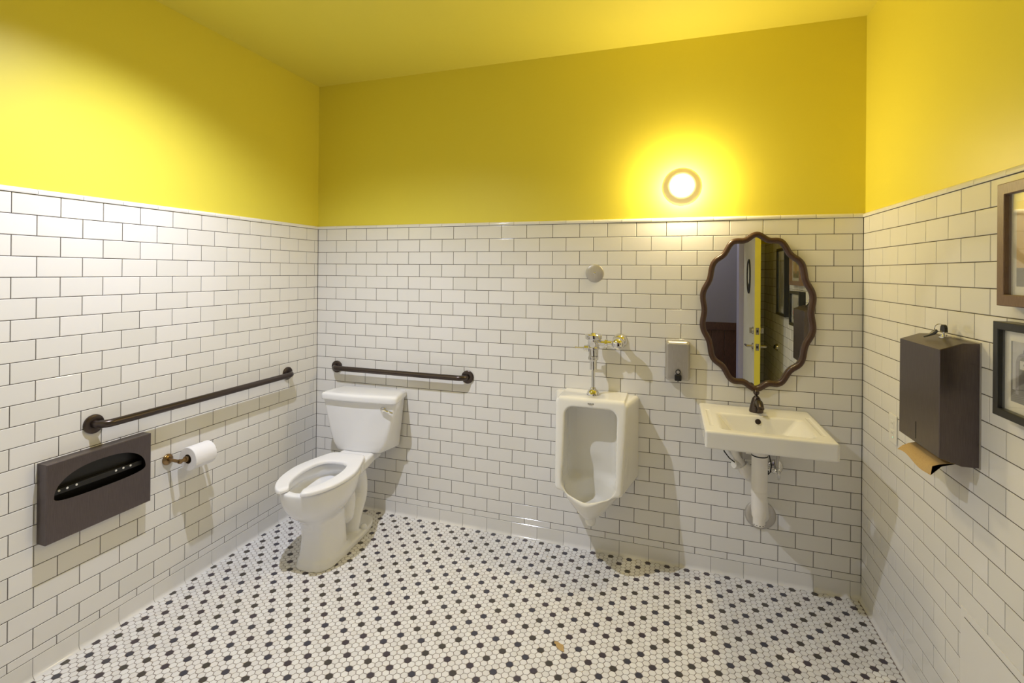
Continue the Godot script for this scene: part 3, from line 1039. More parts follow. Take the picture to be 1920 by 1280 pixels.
func build_plumbing() -> void:
	var t := thing("drain_trap", "white covered drain pipe and trap under the sink", "pipe", Vector3(2.6475, 0, 0))
	var b := Mb.new()
	b.lathe([[0.0, 0.722], [0.034, 0.722], [0.034, 0.535], [0.0345, 0.530], [0.036, 0.528], [0.036, 0.514], [0.034, 0.511], [0.0338, 0.44], [0.031, 0.412], [0.0265, 0.402], [0.0262, 0.372], [0.024, 0.369], [0.0, 0.369]], Vector3(0, 0, 0.205), Vector3.UP, 28)
	part("pipe_cover", b.mesh(45), M.pipe_cover, t)
	b = Mb.new()
	b.lathe([[0.0335, 0.692], [0.0352, 0.692], [0.0352, 0.697], [0.0335, 0.697]], Vector3(0, 0, 0.205), Vector3.UP, 28)
	part("gasket", b.mesh(), M.rubber, t)
	for k in 5:
		var a := deg_to_rad(-60.0 + 30.0 * k)
		var s := Mb.new()
		s.rbox(Vector3(sin(a) * 0.0262, 0.376, 0.205 + cos(a) * 0.0262), Vector3(0.006, 0.0022, 0.002), 0.0005, Basis(Vector3.UP, a))
		part("vent_slot", s.mesh(), M.black, t)
	b = Mb.new()
	b.tube([Vector3(0.008, 0.50, 0.15), Vector3(0.012, 0.44, 0.14), Vector3(0.018, 0.40, 0.12), Vector3(0.030, 0.365, 0.08), Vector3(0.036, 0.34, 0.03), Vector3(0.038, 0.33, 0.001)], [0.034, 0.036, 0.036, 0.034, 0.03, 0.028], 20)
	part("trap_arm", b.mesh(50), M.pipe_cover, t)
	b = Mb.new()
	b.lathe([[0.071, 0.0004], [0.071, 0.004], [0.066, 0.010], [0.052, 0.013], [0.034, 0.014], [0.03, 0.012]], Vector3(0.036, 0.331, 0), Vector3(0, 0, 1), 36)
	part("escutcheon", b.mesh(45), M.steel, t)
	# left supply line with its cover
	var sl := thing("supply_line_cover", "white slanting covered supply pipe left of the drain pipe", "pipe", Vector3(2.54, 0, 0))
	b = Mb.new()
	b.tube([Vector3(-0.012, 0.73, 0.10), Vector3(0.006, 0.69, 0.09), Vector3(0.028, 0.63, 0.08), Vector3(0.05, 0.585, 0.075)], [0.019, 0.019, 0.02, 0.024], 16)
	b.tube([Vector3(0.05, 0.595, 0.075), Vector3(0.075, 0.56, 0.075), Vector3(0.085, 0.545, 0.06), Vector3(0.088, 0.54, 0.001)], [0.030, 0.034, 0.032, 0.03], 18)
	part("cover", b.mesh(50), M.pipe_cover, sl)
	b = Mb.new()
	b.lathe([[0.0, 0.0], [0.019, 0.002], [0.021, 0.010], [0.019, 0.05]], Vector3(0.008, 0.602, 0.10), Vector3(0.75, -0.2, -0.5), 18)
	part("end_cap", b.mesh(45), M.plastic_white, sl)
	# mixing valve box
	var mv := thing("mixing_valve", "small grey mixing valve box under the sink", "valve", Vector3(2.592, 0.668, 0.0))
	b = Mb.new()
	b.rbox(Vector3(0.025, 0.0, 0.05), Vector3(0.06, 0.075, 0.098), 0.008)
	part("case", b.mesh(), mat(c8(170, 166, 158), 0.4), mv)
	b = Mb.new()
	b.rbox(Vector3(0.028, 0.006, 0.0995), Vector3(0.034, 0.03, 0.001), 0.0003)
	part("plate", b.mesh(), M.plastic_white, mv)
	var n := text("N", 0.010, M.black)
	n.name = "lettering"
	mv.add_child(n)
	n.position = Vector3(0.026, 0.008, 0.1005)
	# angle stop valve on the right
	var v := thing("stop_valve", "chrome angle stop valve on the wall right of the drain pipe", "valve", Vector3(2.748, 0.580, 0.0))
	b = Mb.new()
	b.lathe([[0.036, 0.0004], [0.036, 0.003], [0.030, 0.009], [0.014, 0.012], [0.009, 0.014], [0.009, 0.045]], Vector3.ZERO, Vector3(0, 0, 1), 26)
	part("flange", b.mesh(45), M.chrome, v)
	b = Mb.new()
	b.lathe([[0.013, 0.03], [0.015, 0.034], [0.015, 0.068], [0.010, 0.072], [0.006, 0.078]], Vector3.ZERO, Vector3(0, 0, 1), 22)
	b.lathe([[0.009, 0.0], [0.009, 0.03], [0.012, 0.032], [0.012, 0.048], [0.007, 0.05]], Vector3(0, 0, 0.05), Vector3(-1, 0.15, 0), 18)
	part("body", b.mesh(40), M.chrome, v)
	b = Mb.new()
	b.tube([Vector3(-0.004, 0.016, 0.085), Vector3(0.0, 0.0, 0.088), Vector3(0.002, -0.018, 0.086), Vector3(0.0, -0.034, 0.082)], [0.006, 0.010, 0.010, 0.006], 12, true, false, 0.6)
	part("handle", b.mesh(50), M.chrome, v)
	b = Mb.new()
	b.tube([Vector3(0, 0.01, 0.05), Vector3(0.003, 0.05, 0.052), Vector3(0.004, 0.09, 0.056), Vector3(-0.01, 0.16, 0.07)], 0.0068, 12)
	part("riser", b.mesh(50), M.steel, v)
	var w1 := Mb.new()
	w1.tube([Vector3(2.524, 0.715, 0.10), Vector3(2.502, 0.690, 0.10), Vector3(2.506, 0.660, 0.10), Vector3(2.529, 0.630, 0.10), Vector3(2.559, 0.608, 0.10), Vector3(2.555, 0.603, 0.10)], 0.0028, 8)
	tag(part("cable", w1.mesh(60), M.rubber, self), "thin black cable looping under the left of the sink", "cable")
	var w2 := Mb.new()
	w2.tube([Vector3(2.685, 0.715, 0.14), Vector3(2.700, 0.675, 0.13), Vector3(2.712, 0.625, 0.12), Vector3(2.708, 0.59, 0.115), Vector3(2.700, 0.575, 0.11), Vector3(2.700, 0.592, 0.105)], 0.0028, 8)
	tag(part("cable", w2.mesh(60), M.rubber, self), "thin black cable hanging between drain pipe and chrome valve", "cable")

func build_mirror() -> void:
	var c := Vector3(2.6555, 1.348, 0.0)
	var t := thing("wall_mirror", "oval mirror with wavy scalloped dark wood frame above the sink", "mirror", c)
	var path := []; var rim := []; var n := 196
	for k in n:
		var a := TAU * k / n
		var w := 1.0 + 0.027 * cos(14.0 * (a - PI * 0.5))
		path.append(Vector3(cos(a) * 0.2475 * w, sin(a) * 0.376 * w, 0.018))
		rim.append(Vector2(cos(a) * 0.2475 * w, sin(a) * 0.376 * w))
	var f := Mb.new()
	f.tube(path, 0.0145, 14, false, true)
	part("frame", f.mesh(60), M.wood_dark, t)
	var g := Mb.new()
	var ra := []
	for z in [0.004, 0.0125]:
		var r := PackedVector3Array()
		for q in rim:
			r.append(Vector3(q.x, q.y, z))
		ra.append(r)
	g.loft(ra)
	part("mirror_glass", g.mesh(20), M.mirror, t)
	var h := Mb.new()
	var rb := []
	for z in [0.0006, 0.0038]:
		var r := PackedVector3Array()
		for q in rim:
			r.append(Vector3(q.x * 0.99, q.y * 0.99, z))
		rb.append(r)
	h.loft(rb)
	part("backing", h.mesh(20), M.card, t)

func build_lamps() -> void:
	# wall sconce
	var s := thing("wall_sconce", "lit round wall lamp with cream rim on the yellow wall", "lamp", Vector3(2.300, 1.988, -TT))
	var b := Mb.new()
	b.lathe([[0.05, 0.0], [0.05, 0.012]], Vector3.ZERO, Vector3(0, 0, 1), 28)
	part("mount", b.mesh(), M.plastic_white, s)
	b = Mb.new()
	b.lathe([[0.060, 0.012], [0.092, 0.016], [0.099, 0.026], [0.098, 0.040], [0.088, 0.056], [0.070, 0.068], [0.058, 0.071], [0.055, 0.069]], Vector3.ZERO, Vector3(0, 0, 1), 48)
	part("lamp_ring", b.mesh(60), M.lamp_ring, s)
	b = Mb.new()
	b.lathe([[0.0575, 0.060], [0.0575, 0.071], [0.053, 0.076], [0.036, 0.081], [0.016, 0.0835], [0.0, 0.084]], Vector3.ZERO, Vector3(0, 0, 1), 40)
	part("lamp_lens", b.mesh(60), M.lamp_lens, s)
	var o := OmniLight3D.new()
	o.name = "sconce_light"
	s.add_child(o)
	o.position = Vector3(0, 0, 0.066)
	o.light_color = c8(255, 234, 184)
	o.light_energy = 0.42
	o.light_size = 0.05
	o.omni_range = 9.0
	o.omni_attenuation = 2.0
	o.shadow_enabled = true
	# recessed ceiling downlight, above the frame
	var d := thing("ceiling_downlight", "round recessed downlight in the yellow ceiling", "lamp", Vector3(0.76, H, 1.385))
	b = Mb.new()
	b.lathe([[0.062, -0.0008], [0.062, -0.006], [0.078, -0.005], [0.083, -0.0008]], Vector3.ZERO, Vector3.UP, 40, false)
	part("trim_ring", b.mesh(50), M.plastic_white, d)
	b = Mb.new()
	b.lathe([[0.060, -0.001], [0.060, -0.003], [0.0, -0.0035]], Vector3.ZERO, Vector3.UP, 40)
	part("lamp_disc", b.mesh(), M.lamp_disc, d)
	var l := SpotLight3D.new()
	l.name = "downlight_beam"
	d.add_child(l)
	l.position = Vector3(0, -0.035, 0)
	l.rotation.x = -PI / 2
	l.spot_angle = 70.0
	l.spot_angle_attenuation = 0.9
	l.spot_range = 9.0
	l.spot_attenuation = 2.0
	l.light_energy = 3.3
	l.light_color = c8(234, 238, 255)
	l.light_size = 0.014
	l.shadow_enabled = true
	# corridor lamp
	var cl := thing("corridor_lamp", "flat ceiling lamp in the corridor behind the doorway", "lamp", Vector3(2.2, H, 3.28))
	part("housing", boxmesh(Vector3(-0.3, -0.03, -0.15), Vector3(0.3, -0.001, 0.15), 0.004), M.plastic_white, cl)
	part("lamp_panel", boxmesh(Vector3(-0.28, -0.034, -0.13), Vector3(0.28, -0.030, 0.13)), M.lamp_disc, cl)
	var al := AreaLight3D.new()
	al.name = "corridor_light"
	cl.add_child(al)
	al.position = Vector3(0, -0.04, 0)
	al.rotation.x = -PI / 2
	al.area_size = Vector2(0.56, 0.26)
	al.light_energy = 1.25
	al.light_color = c8(236, 240, 255)
	al.shadow_enabled = true

# ------------------------------------------------------------------ wall things
func grab_bar(label: String, a: Vector3, b: Vector3, out: Vector3) -> void:
	var t := thing("grab_bar", label, "grab bar", (a + b) * 0.5, 0.0, "bronze grab bars")
	var u := (b - a).normalized()
	var h := (b - a).length() * 0.5
	var path := []
	var so := 0.056; var r := 0.045
	for s in [-1.0, 1.0]:
		var seg := []
		seg.append(u * (s * h) + out * 0.006)
		for k in 9:
			var g := PI * 0.5 * k / 8.0
			seg.append(u * (s * (h - r * (1.0 - cos(g)))) + out * (so - r + r * sin(g)))
		if s > 0:
			seg.reverse()
		path.append_array(seg)
	var m := Mb.new()
	m.tube(path, 0.0162, 18)
	part("bar", m.mesh(50), M.bronze, t)
	for s in [-1.0, 1.0]:
		var f := Mb.new()
		f.lathe([[0.038, 0.0005], [0.039, 0.003], [0.0385, 0.009], [0.034, 0.0125], [0.020, 0.0135], [0.017, 0.013]], u * (s * h), out, 36)
		part("flange", f.mesh(40), M.bronze, t)

func build_seat_cover_dispenser() -> void:
	var t := thing("seat_cover_dispenser", "dark bronze seat cover dispenser with curved slot on the left wall", "dispenser", Vector3(0, 0.651, 1.3665), PI / 2)
	# local: x runs to -z (towards the back wall) ... front faces +z
	var hw := 0.1985; var hh := 0.1505; var d := 0.053
	var hole := []; var outer := []
	var n := 72
	for k in n:
		var a := TAU * k / n
		# slot: arched above, sagging below
		var cx := cos(a)
		var sx := sin(a)
		var hx := 0.1735 * signf(cx) * pow(absf(cx), 0.82)
		var hy: float
		if sx >= 0.0:
			hy = 0.020 + 0.090 * pow(sx, 1.02)
		else:
			hy = 0.020 - 0.027 * pow(-sx, 0.55)
		hole.append(Vector2(hx, hy))
		var dv := Vector2(cos(a) * 1.0, sin(a) * 0.9).normalized()
		var sc := minf(hw / maxf(absf(dv.x), 1e-5), hh / maxf(absf(dv.y), 1e-5))
		outer.append(dv * sc)
	# snap the nearest outer points to the corners
	for c in [Vector2(hw, hh), Vector2(-hw, hh), Vector2(-hw, -hh), Vector2(hw, -hh)]:
		var best := 0
		for k in n:
			if outer[k].distance_to(c) < outer[best].distance_to(c):
				best = k
		outer[best] = c
	var b := Mb.new()
	var r0 := PackedVector3Array(); var r1 := PackedVector3Array(); var r2 := PackedVector3Array(); var r3 := PackedVector3Array(); var r4 := PackedVector3Array(); var r5 := PackedVector3Array()
	for k in n:
		var o: Vector2 = outer[k]
		var q: Vector2 = hole[k]
		r0.append(Vector3(o.x, o.y, 0.0006))
		r1.append(Vector3(o.x, o.y, d - 0.003))
		r2.append(Vector3(o.x - 0.003 * signf(o.x) * (1.0 if absf(o.x) > hw - 1e-4 else 0.0), o.y - 0.003 * signf(o.y) * (1.0 if absf(o.y) > hh - 1e-4 else 0.0), d))
		r3.append(Vector3(q.x, q.y, d))
		r4.append(Vector3(q.x, q.y, d - 0.002))
		r5.append(Vector3(q.x * 1.01, (q.y - 0.03) * 1.02 + 0.03, d - 0.004))
	b.loft([r0, r1, r2, r3, r4, r5], false)
	part("case", b.mesh(30), M.bronze_sheet, t)
	var inn := Mb.new()
	inn.rbox(Vector3(0, 0, 0.004), Vector3(hw * 2 - 0.006, hh * 2 - 0.006, 0.006), 0.001)
	part("back_plate", inn.mesh(), M.dark_interior, t)
	var bar := Mb.new()
	bar.rbox(Vector3(0, 0.028, 0.020), Vector3(0.345, 0.022, 0.026), 0.003)
	part("inner_rail", bar.mesh(), M.black, t)
	for x in [-0.146, -0.118, -0.086, 0.062, 0.092, 0.122]:
		var s := Mb.new()
		s.lathe([[0.0042, 0.0], [0.0042, 0.001], [0.0, 0.0016]], Vector3(x, 0.032, 0.033), Vector3(0, 0, 1), 12)
		part("rivet", s.mesh(), M.plastic_white, t)

func build_paper() -> void:
	var h := thing("toilet_paper_holder", "bronze two-post toilet paper holder on the left wall", "paper holder", Vector3(0, 0.637, 0.962))
	for z in [0.090, -0.092]:
		var m := Mb.new()
		m.lathe([[0.0255, 0.0005], [0.026, 0.003], [0.0245, 0.008], [0.016, 0.013], [0.011, 0.014]], Vector3(0, 0, z), Vector3(1, 0, 0), 30)
		part("flange", m.mesh(45), M.brass, h)
		m = Mb.new()
		m.lathe([[0.0075, 0.011], [0.0075, 0.074], [0.0105, 0.076], [0.011, 0.083], [0.009, 0.089], [0.0, 0.0905]], Vector3(0, 0, z), Vector3(1, 0, 0), 18)
		part("post", m.mesh(45), M.brass, h)
	var r := Mb.new()
	r.lathe([[0.008, -0.09], [0.0085, -0.066], [0.0135, -0.064], [0.0135, 0.064], [0.0085, 0.066], [0.008, 0.088]], Vector3(0.0805, 0.0, 0.0), Vector3(0, 0, 1), 18)
	part("spindle", r.mesh(45), M.brass, h)
	var p := thing("toilet_paper_roll", "white toilet paper roll on the bronze holder", "toilet paper", Vector3(0.0805, 0.634, 0.955))
	var b := Mb.new()
	b.lathe([[0.0225, -0.057], [0.053, -0.057], [0.0545, -0.0555], [0.0545, 0.0555], [0.053, 0.057], [0.0225, 0.057], [0.0215, 0.055], [0.0215, -0.055], [0.0225, -0.057]], Vector3.ZERO, Vector3(0, 0, 1), 44, false)
	part("roll", b.mesh(30), M.paper, p)
	b = Mb.new()
	b.lathe([[0.0203, -0.0565], [0.0214, -0.0565], [0.0214, 0.0565], [0.0203, 0.0565], [0.0203, -0.0565]], Vector3.ZERO, Vector3(0, 0, 1), 32, false)
	part("core", b.mesh(30), M.card, p)
	# loose end
	var st := []
	for k in 7:
		var u := k / 6.0
		var ang := lerpf(0.25, -0.32, u)
		st.append(PackedVector3Array([Vector3(cos(ang) * 0.0553, sin(ang) * 0.0553 - 0.006 * u * u, -0.056), Vector3(cos(ang) * 0.0553, sin(ang) * 0.0553 - 0.006 * u * u, 0.056), Vector3(cos(ang) * 0.0549, sin(ang) * 0.0549 - 0.006 * u * u, 0.056), Vector3(cos(ang) * 0.0549, sin(ang) * 0.0549 - 0.006 * u * u, -0.056)]))
	b = Mb.new()
	b.loft(st)
	part("loose_sheet", b.mesh(30), M.paper, p)

func build_soap() -> void:
	var t := thing("soap_dispenser", "brushed steel soap dispenser with black push valve on the back wall", "soap dispenser", Vector3(2.286, 1.083, 0.0))
	var b := Mb.new()
	# back tray, shoulder, front face: stacked rounded rectangles
	var rings := []
	for q in [[0.061, 0.102, 0.0005, 0.016], [0.061, 0.102, 0.040, 0.016], [0.059, 0.100, 0.046, 0.016], [0.054, 0.095, 0.052, 0.014], [0.053, 0.094, 0.074, 0.013], [0.051, 0.092, 0.078, 0.012], [0.047, 0.088, 0.080, 0.010]]:
		rings.append(round_rect(q[0], q[1], q[2], q[3]))
	b.loft(rings)
	part("case", b.mesh(35), M.steel, t)
	b = Mb.new()
	b.rbox(Vector3(0.0, 0.1025, 0.030), Vector3(0.06, 0.004, 0.020), 0.0015)
	part("filler_lid", b.mesh(), M.steel, t)
	b = Mb.new()
	b.lathe([[0.0125, 0.0], [0.0125, 0.010], [0.011, 0.012], [0.0075, 0.012]], Vector3(0.002, -0.050, 0.079), Vector3(0, 0, 1), 26)
	part("valve_collar", b.mesh(), M.black, t)
	b = Mb.new()
	b.lathe([[0.008, 0.0], [0.008, 0.004], [0.0, 0.005]], Vector3(0.002, -0.050, 0.0885), Vector3(0, 0, 1), 22)
	part("push_button", b.mesh(), M.steel, t)
	b = Mb.new()
	b.rbox(Vector3(0.002, -0.079, 0.090), Vector3(0.034, 0.030, 0.026), 0.005)
	b.lathe([[0.003, 0.0], [0.003, 0.006]], Vector3(0.002, -0.099, 0.092), Vector3.UP, 10)
	part("spout", b.mesh(), M.black, t)

func round_rect(hx: float, hy: float, z: float, r: float) -> PackedVector3Array:
	var out := PackedVector3Array()
	for q in 4:
		var sx := 1.0 if q == 0 or q == 3 else -1.0
		var sy := 1.0 if q < 2 else -1.0
		for i in 6:
			var a := PI * 0.5 * (q + i / 5.0)
			out.append(Vector3(sx * (hx - r) + cos(a) * r, sy * (hy - r) + sin(a) * r, z))
	return out

func build_round_plate() -> void:
	var t := thing("wall_cover_plate", "round brushed steel cover plate on the tiles above the flush valve", "cover plate", Vector3(1.849, 1.532, 0.0))
	var b := Mb.new()
	b.lathe([[0.0495, 0.0004], [0.0495, 0.003], [0.046, 0.006], [0.03, 0.0085], [0.0, 0.0095]], Vector3.ZERO, Vector3(0, 0, 1), 44)
	part("plate", b.mesh(40), M.steel, t)
	b = Mb.new()
	b.lathe([[0.0055, 0.0], [0.0052, 0.002], [0.003, 0.0035], [0.0, 0.004]], Vector3(0, 0, 0.0088), Vector3(0, 0, 1), 16)
	part("screw", b.mesh(40), M.chrome, t)

func build_towel() -> void:
	# local: x runs towards +z of the room seen along the right wall, front faces -x
	var t := thing("towel_dispenser", "dark bronze paper towel dispenser on the right wall", "towel dispenser", Vector3(W, 0, 0.818))
	var prof := [Vector2(0.0006, 1.337), Vector2(0.044, 1.336), Vector2(0.100, 1.3145), Vector2(0.1005, 0.990), Vector2(0.044, 0.9705), Vector2(0.0006, 0.971)]
	var b := Mb.new()
	var rings := []
	for q in [[-0.1375, 0.0015], [-0.136, 0.0], [0.136, 0.0], [0.1375, 0.0015]]:
		var r := PackedVector3Array()
		for v in prof:
			r.append(Vector3(-maxf(v.x - q[1], 0.0006), v.y + (-q[1] if v.y > 1.2 else q[1]), q[0]))
		rings.append(r)
	b.loft(rings)
	part("case", b.mesh(20), M.bronze_sheet, t)
	b = Mb.new()
	b.rbox(Vector3(-0.002, 1.154, 0.0), Vector3(0.004, 0.372, 0.281), 0.001)
	part("back_plate", b.mesh(), M.steel, t)
	b = Mb.new()
	b.rbox(Vector3(-0.1005, 1.030, -0.012), Vector3(0.0014, 0.056, 0.0045), 0.0005)
	part("sight_slot", b.mesh(), M.black, t)
	b = Mb.new()
	b.lathe([[0.013, 0.0], [0.013, 0.003], [0.009, 0.004], [0.008, 0.011]], Vector3(-0.030, 1.3365, -0.005), Vector3.UP, 20)
	part("lock", b.mesh(40), M.chrome, t)
	# key with a black head in the lock, a second key hanging on the ring
	var k := thing("key_ring", "small black-headed keys left in the towel dispenser lock", "keys", Vector3(W - 0.030, 1.3475, 0.813))
	b = Mb.new()
	b.rbox(Vector3(0, 0.006, 0), Vector3(0.003, 0.013, 0.008), 0.0008)
	part("key_blade", b.mesh(), M.chrome, k)
	b = Mb.new()
	var head := PackedVector2Array()
	for i in 13:
		var a := PI * i / 12.0
		head.append(Vector2(cos(a) * 0.0145, 0.017 + sin(a) * 0.0145))
	head.append(Vector2(-0.0155, 0.008))
	head.append(Vector2(0.0155, 0.008))
	b.prism(head, -0.004, 0.004, Transform3D(Basis(Vector3(0, 0, 1), Vector3.UP, Vector3(-1, 0, 0)), Vector3.ZERO))
	part("key_head", b.mesh(), M.black, k)
	b = Mb.new()
	var rp := []
	for i in 20:
		var a := TAU * i / 20
		rp.append(Vector3(-0.011 + cos(a) * 0.012, 0.020 + sin(a) * 0.013, -0.004 + sin(a) * 0.004))
	b.tube(rp, 0.0011, 6, false, true)
	part("ring", b.mesh(), M.chrome, k)
	b = Mb.new()
	b.tube([Vector3(-0.015, 0.011, -0.006), Vector3(-0.021, 0.004, -0.011), Vector3(-0.027, -0.002, -0.016), Vector3(-0.032, -0.007, -0.020)], [0.006, 0.009, 0.007, 0.004], 10, true, false, 0.45)
	b.tube([Vector3(-0.032, -0.007, -0.020), Vector3(-0.041, -0.0135, -0.031)], [0.0034, 0.0022], 8, true, false, 0.5)
	part("spare_key", b.mesh(), M.black, k)
	# paper towel hanging out below
	var p := thing("paper_towel", "brown paper towel sticking out below the dispenser", "paper towel", Vector3(W, 0.966, 0.806))
	b = Mb.new()
	var rows := []
	for i in 13:
		var u := i / 12.0
		var row := PackedVector3Array()
		var z := lerpf(-0.105, 0.105, u)
		var sag := 0.006 * sin(u * 7.0)
		var pts := [Vector2(-0.034, 0.0), Vector2(-0.058, -0.003), Vector2(-0.080, -0.010 + sag * 0.5), Vector2(-0.098, -0.020 + sag), Vector2(-0.112 + 0.010 * u, -0.034 + sag - 0.014 * u * u)]
		for v in pts:
			row.append(Vector3(v.x, v.y, z))
		pts.reverse()
		for v in pts:
			row.append(Vector3(v.x, v.y - 0.0009, z))
		rows.append(row)
	b.loft(rows)
	part("sheet", b.mesh(50), M.kraft, p)

func build_outlet() -> void:
	var t := thing("wall_outlet", "white double socket on the right wall behind the towel dispenser", "outlet", Vector3(W, 0.912, 0.356))
	var b := Mb.new()
	b.rbox(Vector3(-0.003, 0, 0), Vector3(0.006, 0.117, 0.073), 0.0025)
	part("cover_plate", b.mesh(), M.plastic_white, t)
	for s in [-1, 1]:
		var m := Mb.new()
		m.rbox(Vector3(-0.0068, s * 0.0195, 0), Vector3(0.0022, 0.031, 0.034), 0.001)
		var so := part("socket", m.mesh(), M.plastic_white, t)
		for z in [-0.006, 0.006]:
			var q := Mb.new()
			q.rbox(Vector3(-0.0079, s * 0.0195 + 0.003, z), Vector3(0.0006, 0.008, 0.0018), 0.0002)
			part("slit", q.mesh(), M.black, so)
	b = Mb.new()
	b.lathe([[0.0022, 0.0], [0.0015, 0.0012], [0.0, 0.0014]], Vector3(-0.0078, -0.032, 0.010), Vector3(-1, 0, 0), 10)
	part("led", b.mesh(), M.led, t, Vector3.ZERO, "tiny green pilot light")

func build_panel() -> void:
	var t := thing("access_panel", "white metal access panel low on the right wall", "access panel", Vector3(W, 0.315, 1.06))
	var b := Mb.new()
	b.rbox(Vector3(-0.0012, 0, 0), Vector3(0.0024, 0.395, 0.40), 0.0008)
	part("flange", b.mesh(), M.panel, t)
	b = Mb.new()
	b.rbox(Vector3(-0.0024, 0, 0), Vector3(0.002, 0.349, 0.354), 0.0004)
	part("gap", b.mesh(), M.black, t)
	b = Mb.new()
	b.rbox(Vector3(-0.0026, 0, 0), Vector3(0.0032, 0.3462, 0.3512), 0.0008)
	part("hatch", b.mesh(), M.panel, t)

func picture(called: String, label: String, z0: float, z1: float, y0: float, y1: float, depth: float, bar: float, m: Material, art: Texture2D, mat_w: float) -> void:
	var t := thing(called, label, "picture", Vector3(W, (y0 + y1) * 0.5, (z0 + z1) * 0.5))
	var hz := (z1 - z0) * 0.5
	var hy := (y1 - y0) * 0.5
	# four mitred bars
	for k in 4:
		var b := Mb.new()
		var a: Vector2 = [Vector2(-hz, -hy), Vector2(hz, -hy), Vector2(hz, hy), Vector2(-hz, hy)][k]
		var c: Vector2 = [Vector2(hz, -hy), Vector2(hz, hy), Vector2(-hz, hy), Vector2(-hz, -hy)][k]
		var ai := a - Vector2(signf(a.x), signf(a.y)) * bar
		var ci := c - Vector2(signf(c.x), signf(c.y)) * bar
		var rings := []
		for q in [[a, ai], [c, ci]]:
			var o: Vector2 = q[0]
			var i: Vector2 = q[1]
			rings.append(PackedVector3Array([Vector3(-0.0008, o.y, o.x), Vector3(-depth + 0.0015, o.y, o.x), Vector3(-depth, lerpf(o.y, i.y, 0.06), lerpf(o.x, i.x, 0.06)), Vector3(-depth, lerpf(o.y, i.y, 0.94), lerpf(o.x, i.x, 0.94)), Vector3(-depth + 0.0015, i.y, i.x), Vector3(-0.0008, i.y, i.x)]))
		b.loft(rings)
		part("frame_bar", b.mesh(25), m, t)
	var bd := Mb.new()
	bd.rbox(Vector3(-depth + 0.018, 0, 0), Vector3(0.004, hy * 2 - bar * 2, hz * 2 - bar * 2), 0.0005)
	part("mat_board", bd.mesh(), M.mat_board, t)
	# the print
	var pm := QuadMesh.new()
	pm.size = Vector2((hz - bar - mat_w) * 2.0, (hy - bar - mat_w) * 2.0)
	var am := mat(Color.WHITE, 0.7)
	am.albedo_texture = art
	var o := part("print", pm, am, t)
	o.position = Vector3(-depth + 0.0155, 0, 0)
	o.rotation.y = -PI / 2
	var gm := Mb.new()
	gm.rbox(Vector3(-depth + 0.0115, 0, 0), Vector3(0.002, hy * 2 - bar * 2, hz * 2 - bar * 2), 0.0004)
	part("glass", gm.mesh(), M.glass, t)

func paint(w: int, h: int, f: Callable) -> ImageTexture:
	var im := Image.create(w, h, false, Image.FORMAT_RGB8)
	for y in h:
		for x in w:
			im.set_pixel(x, y, f.call((x + 0.5) / w, (y + 0.5) / h))
	return ImageTexture.create_from_image(im)

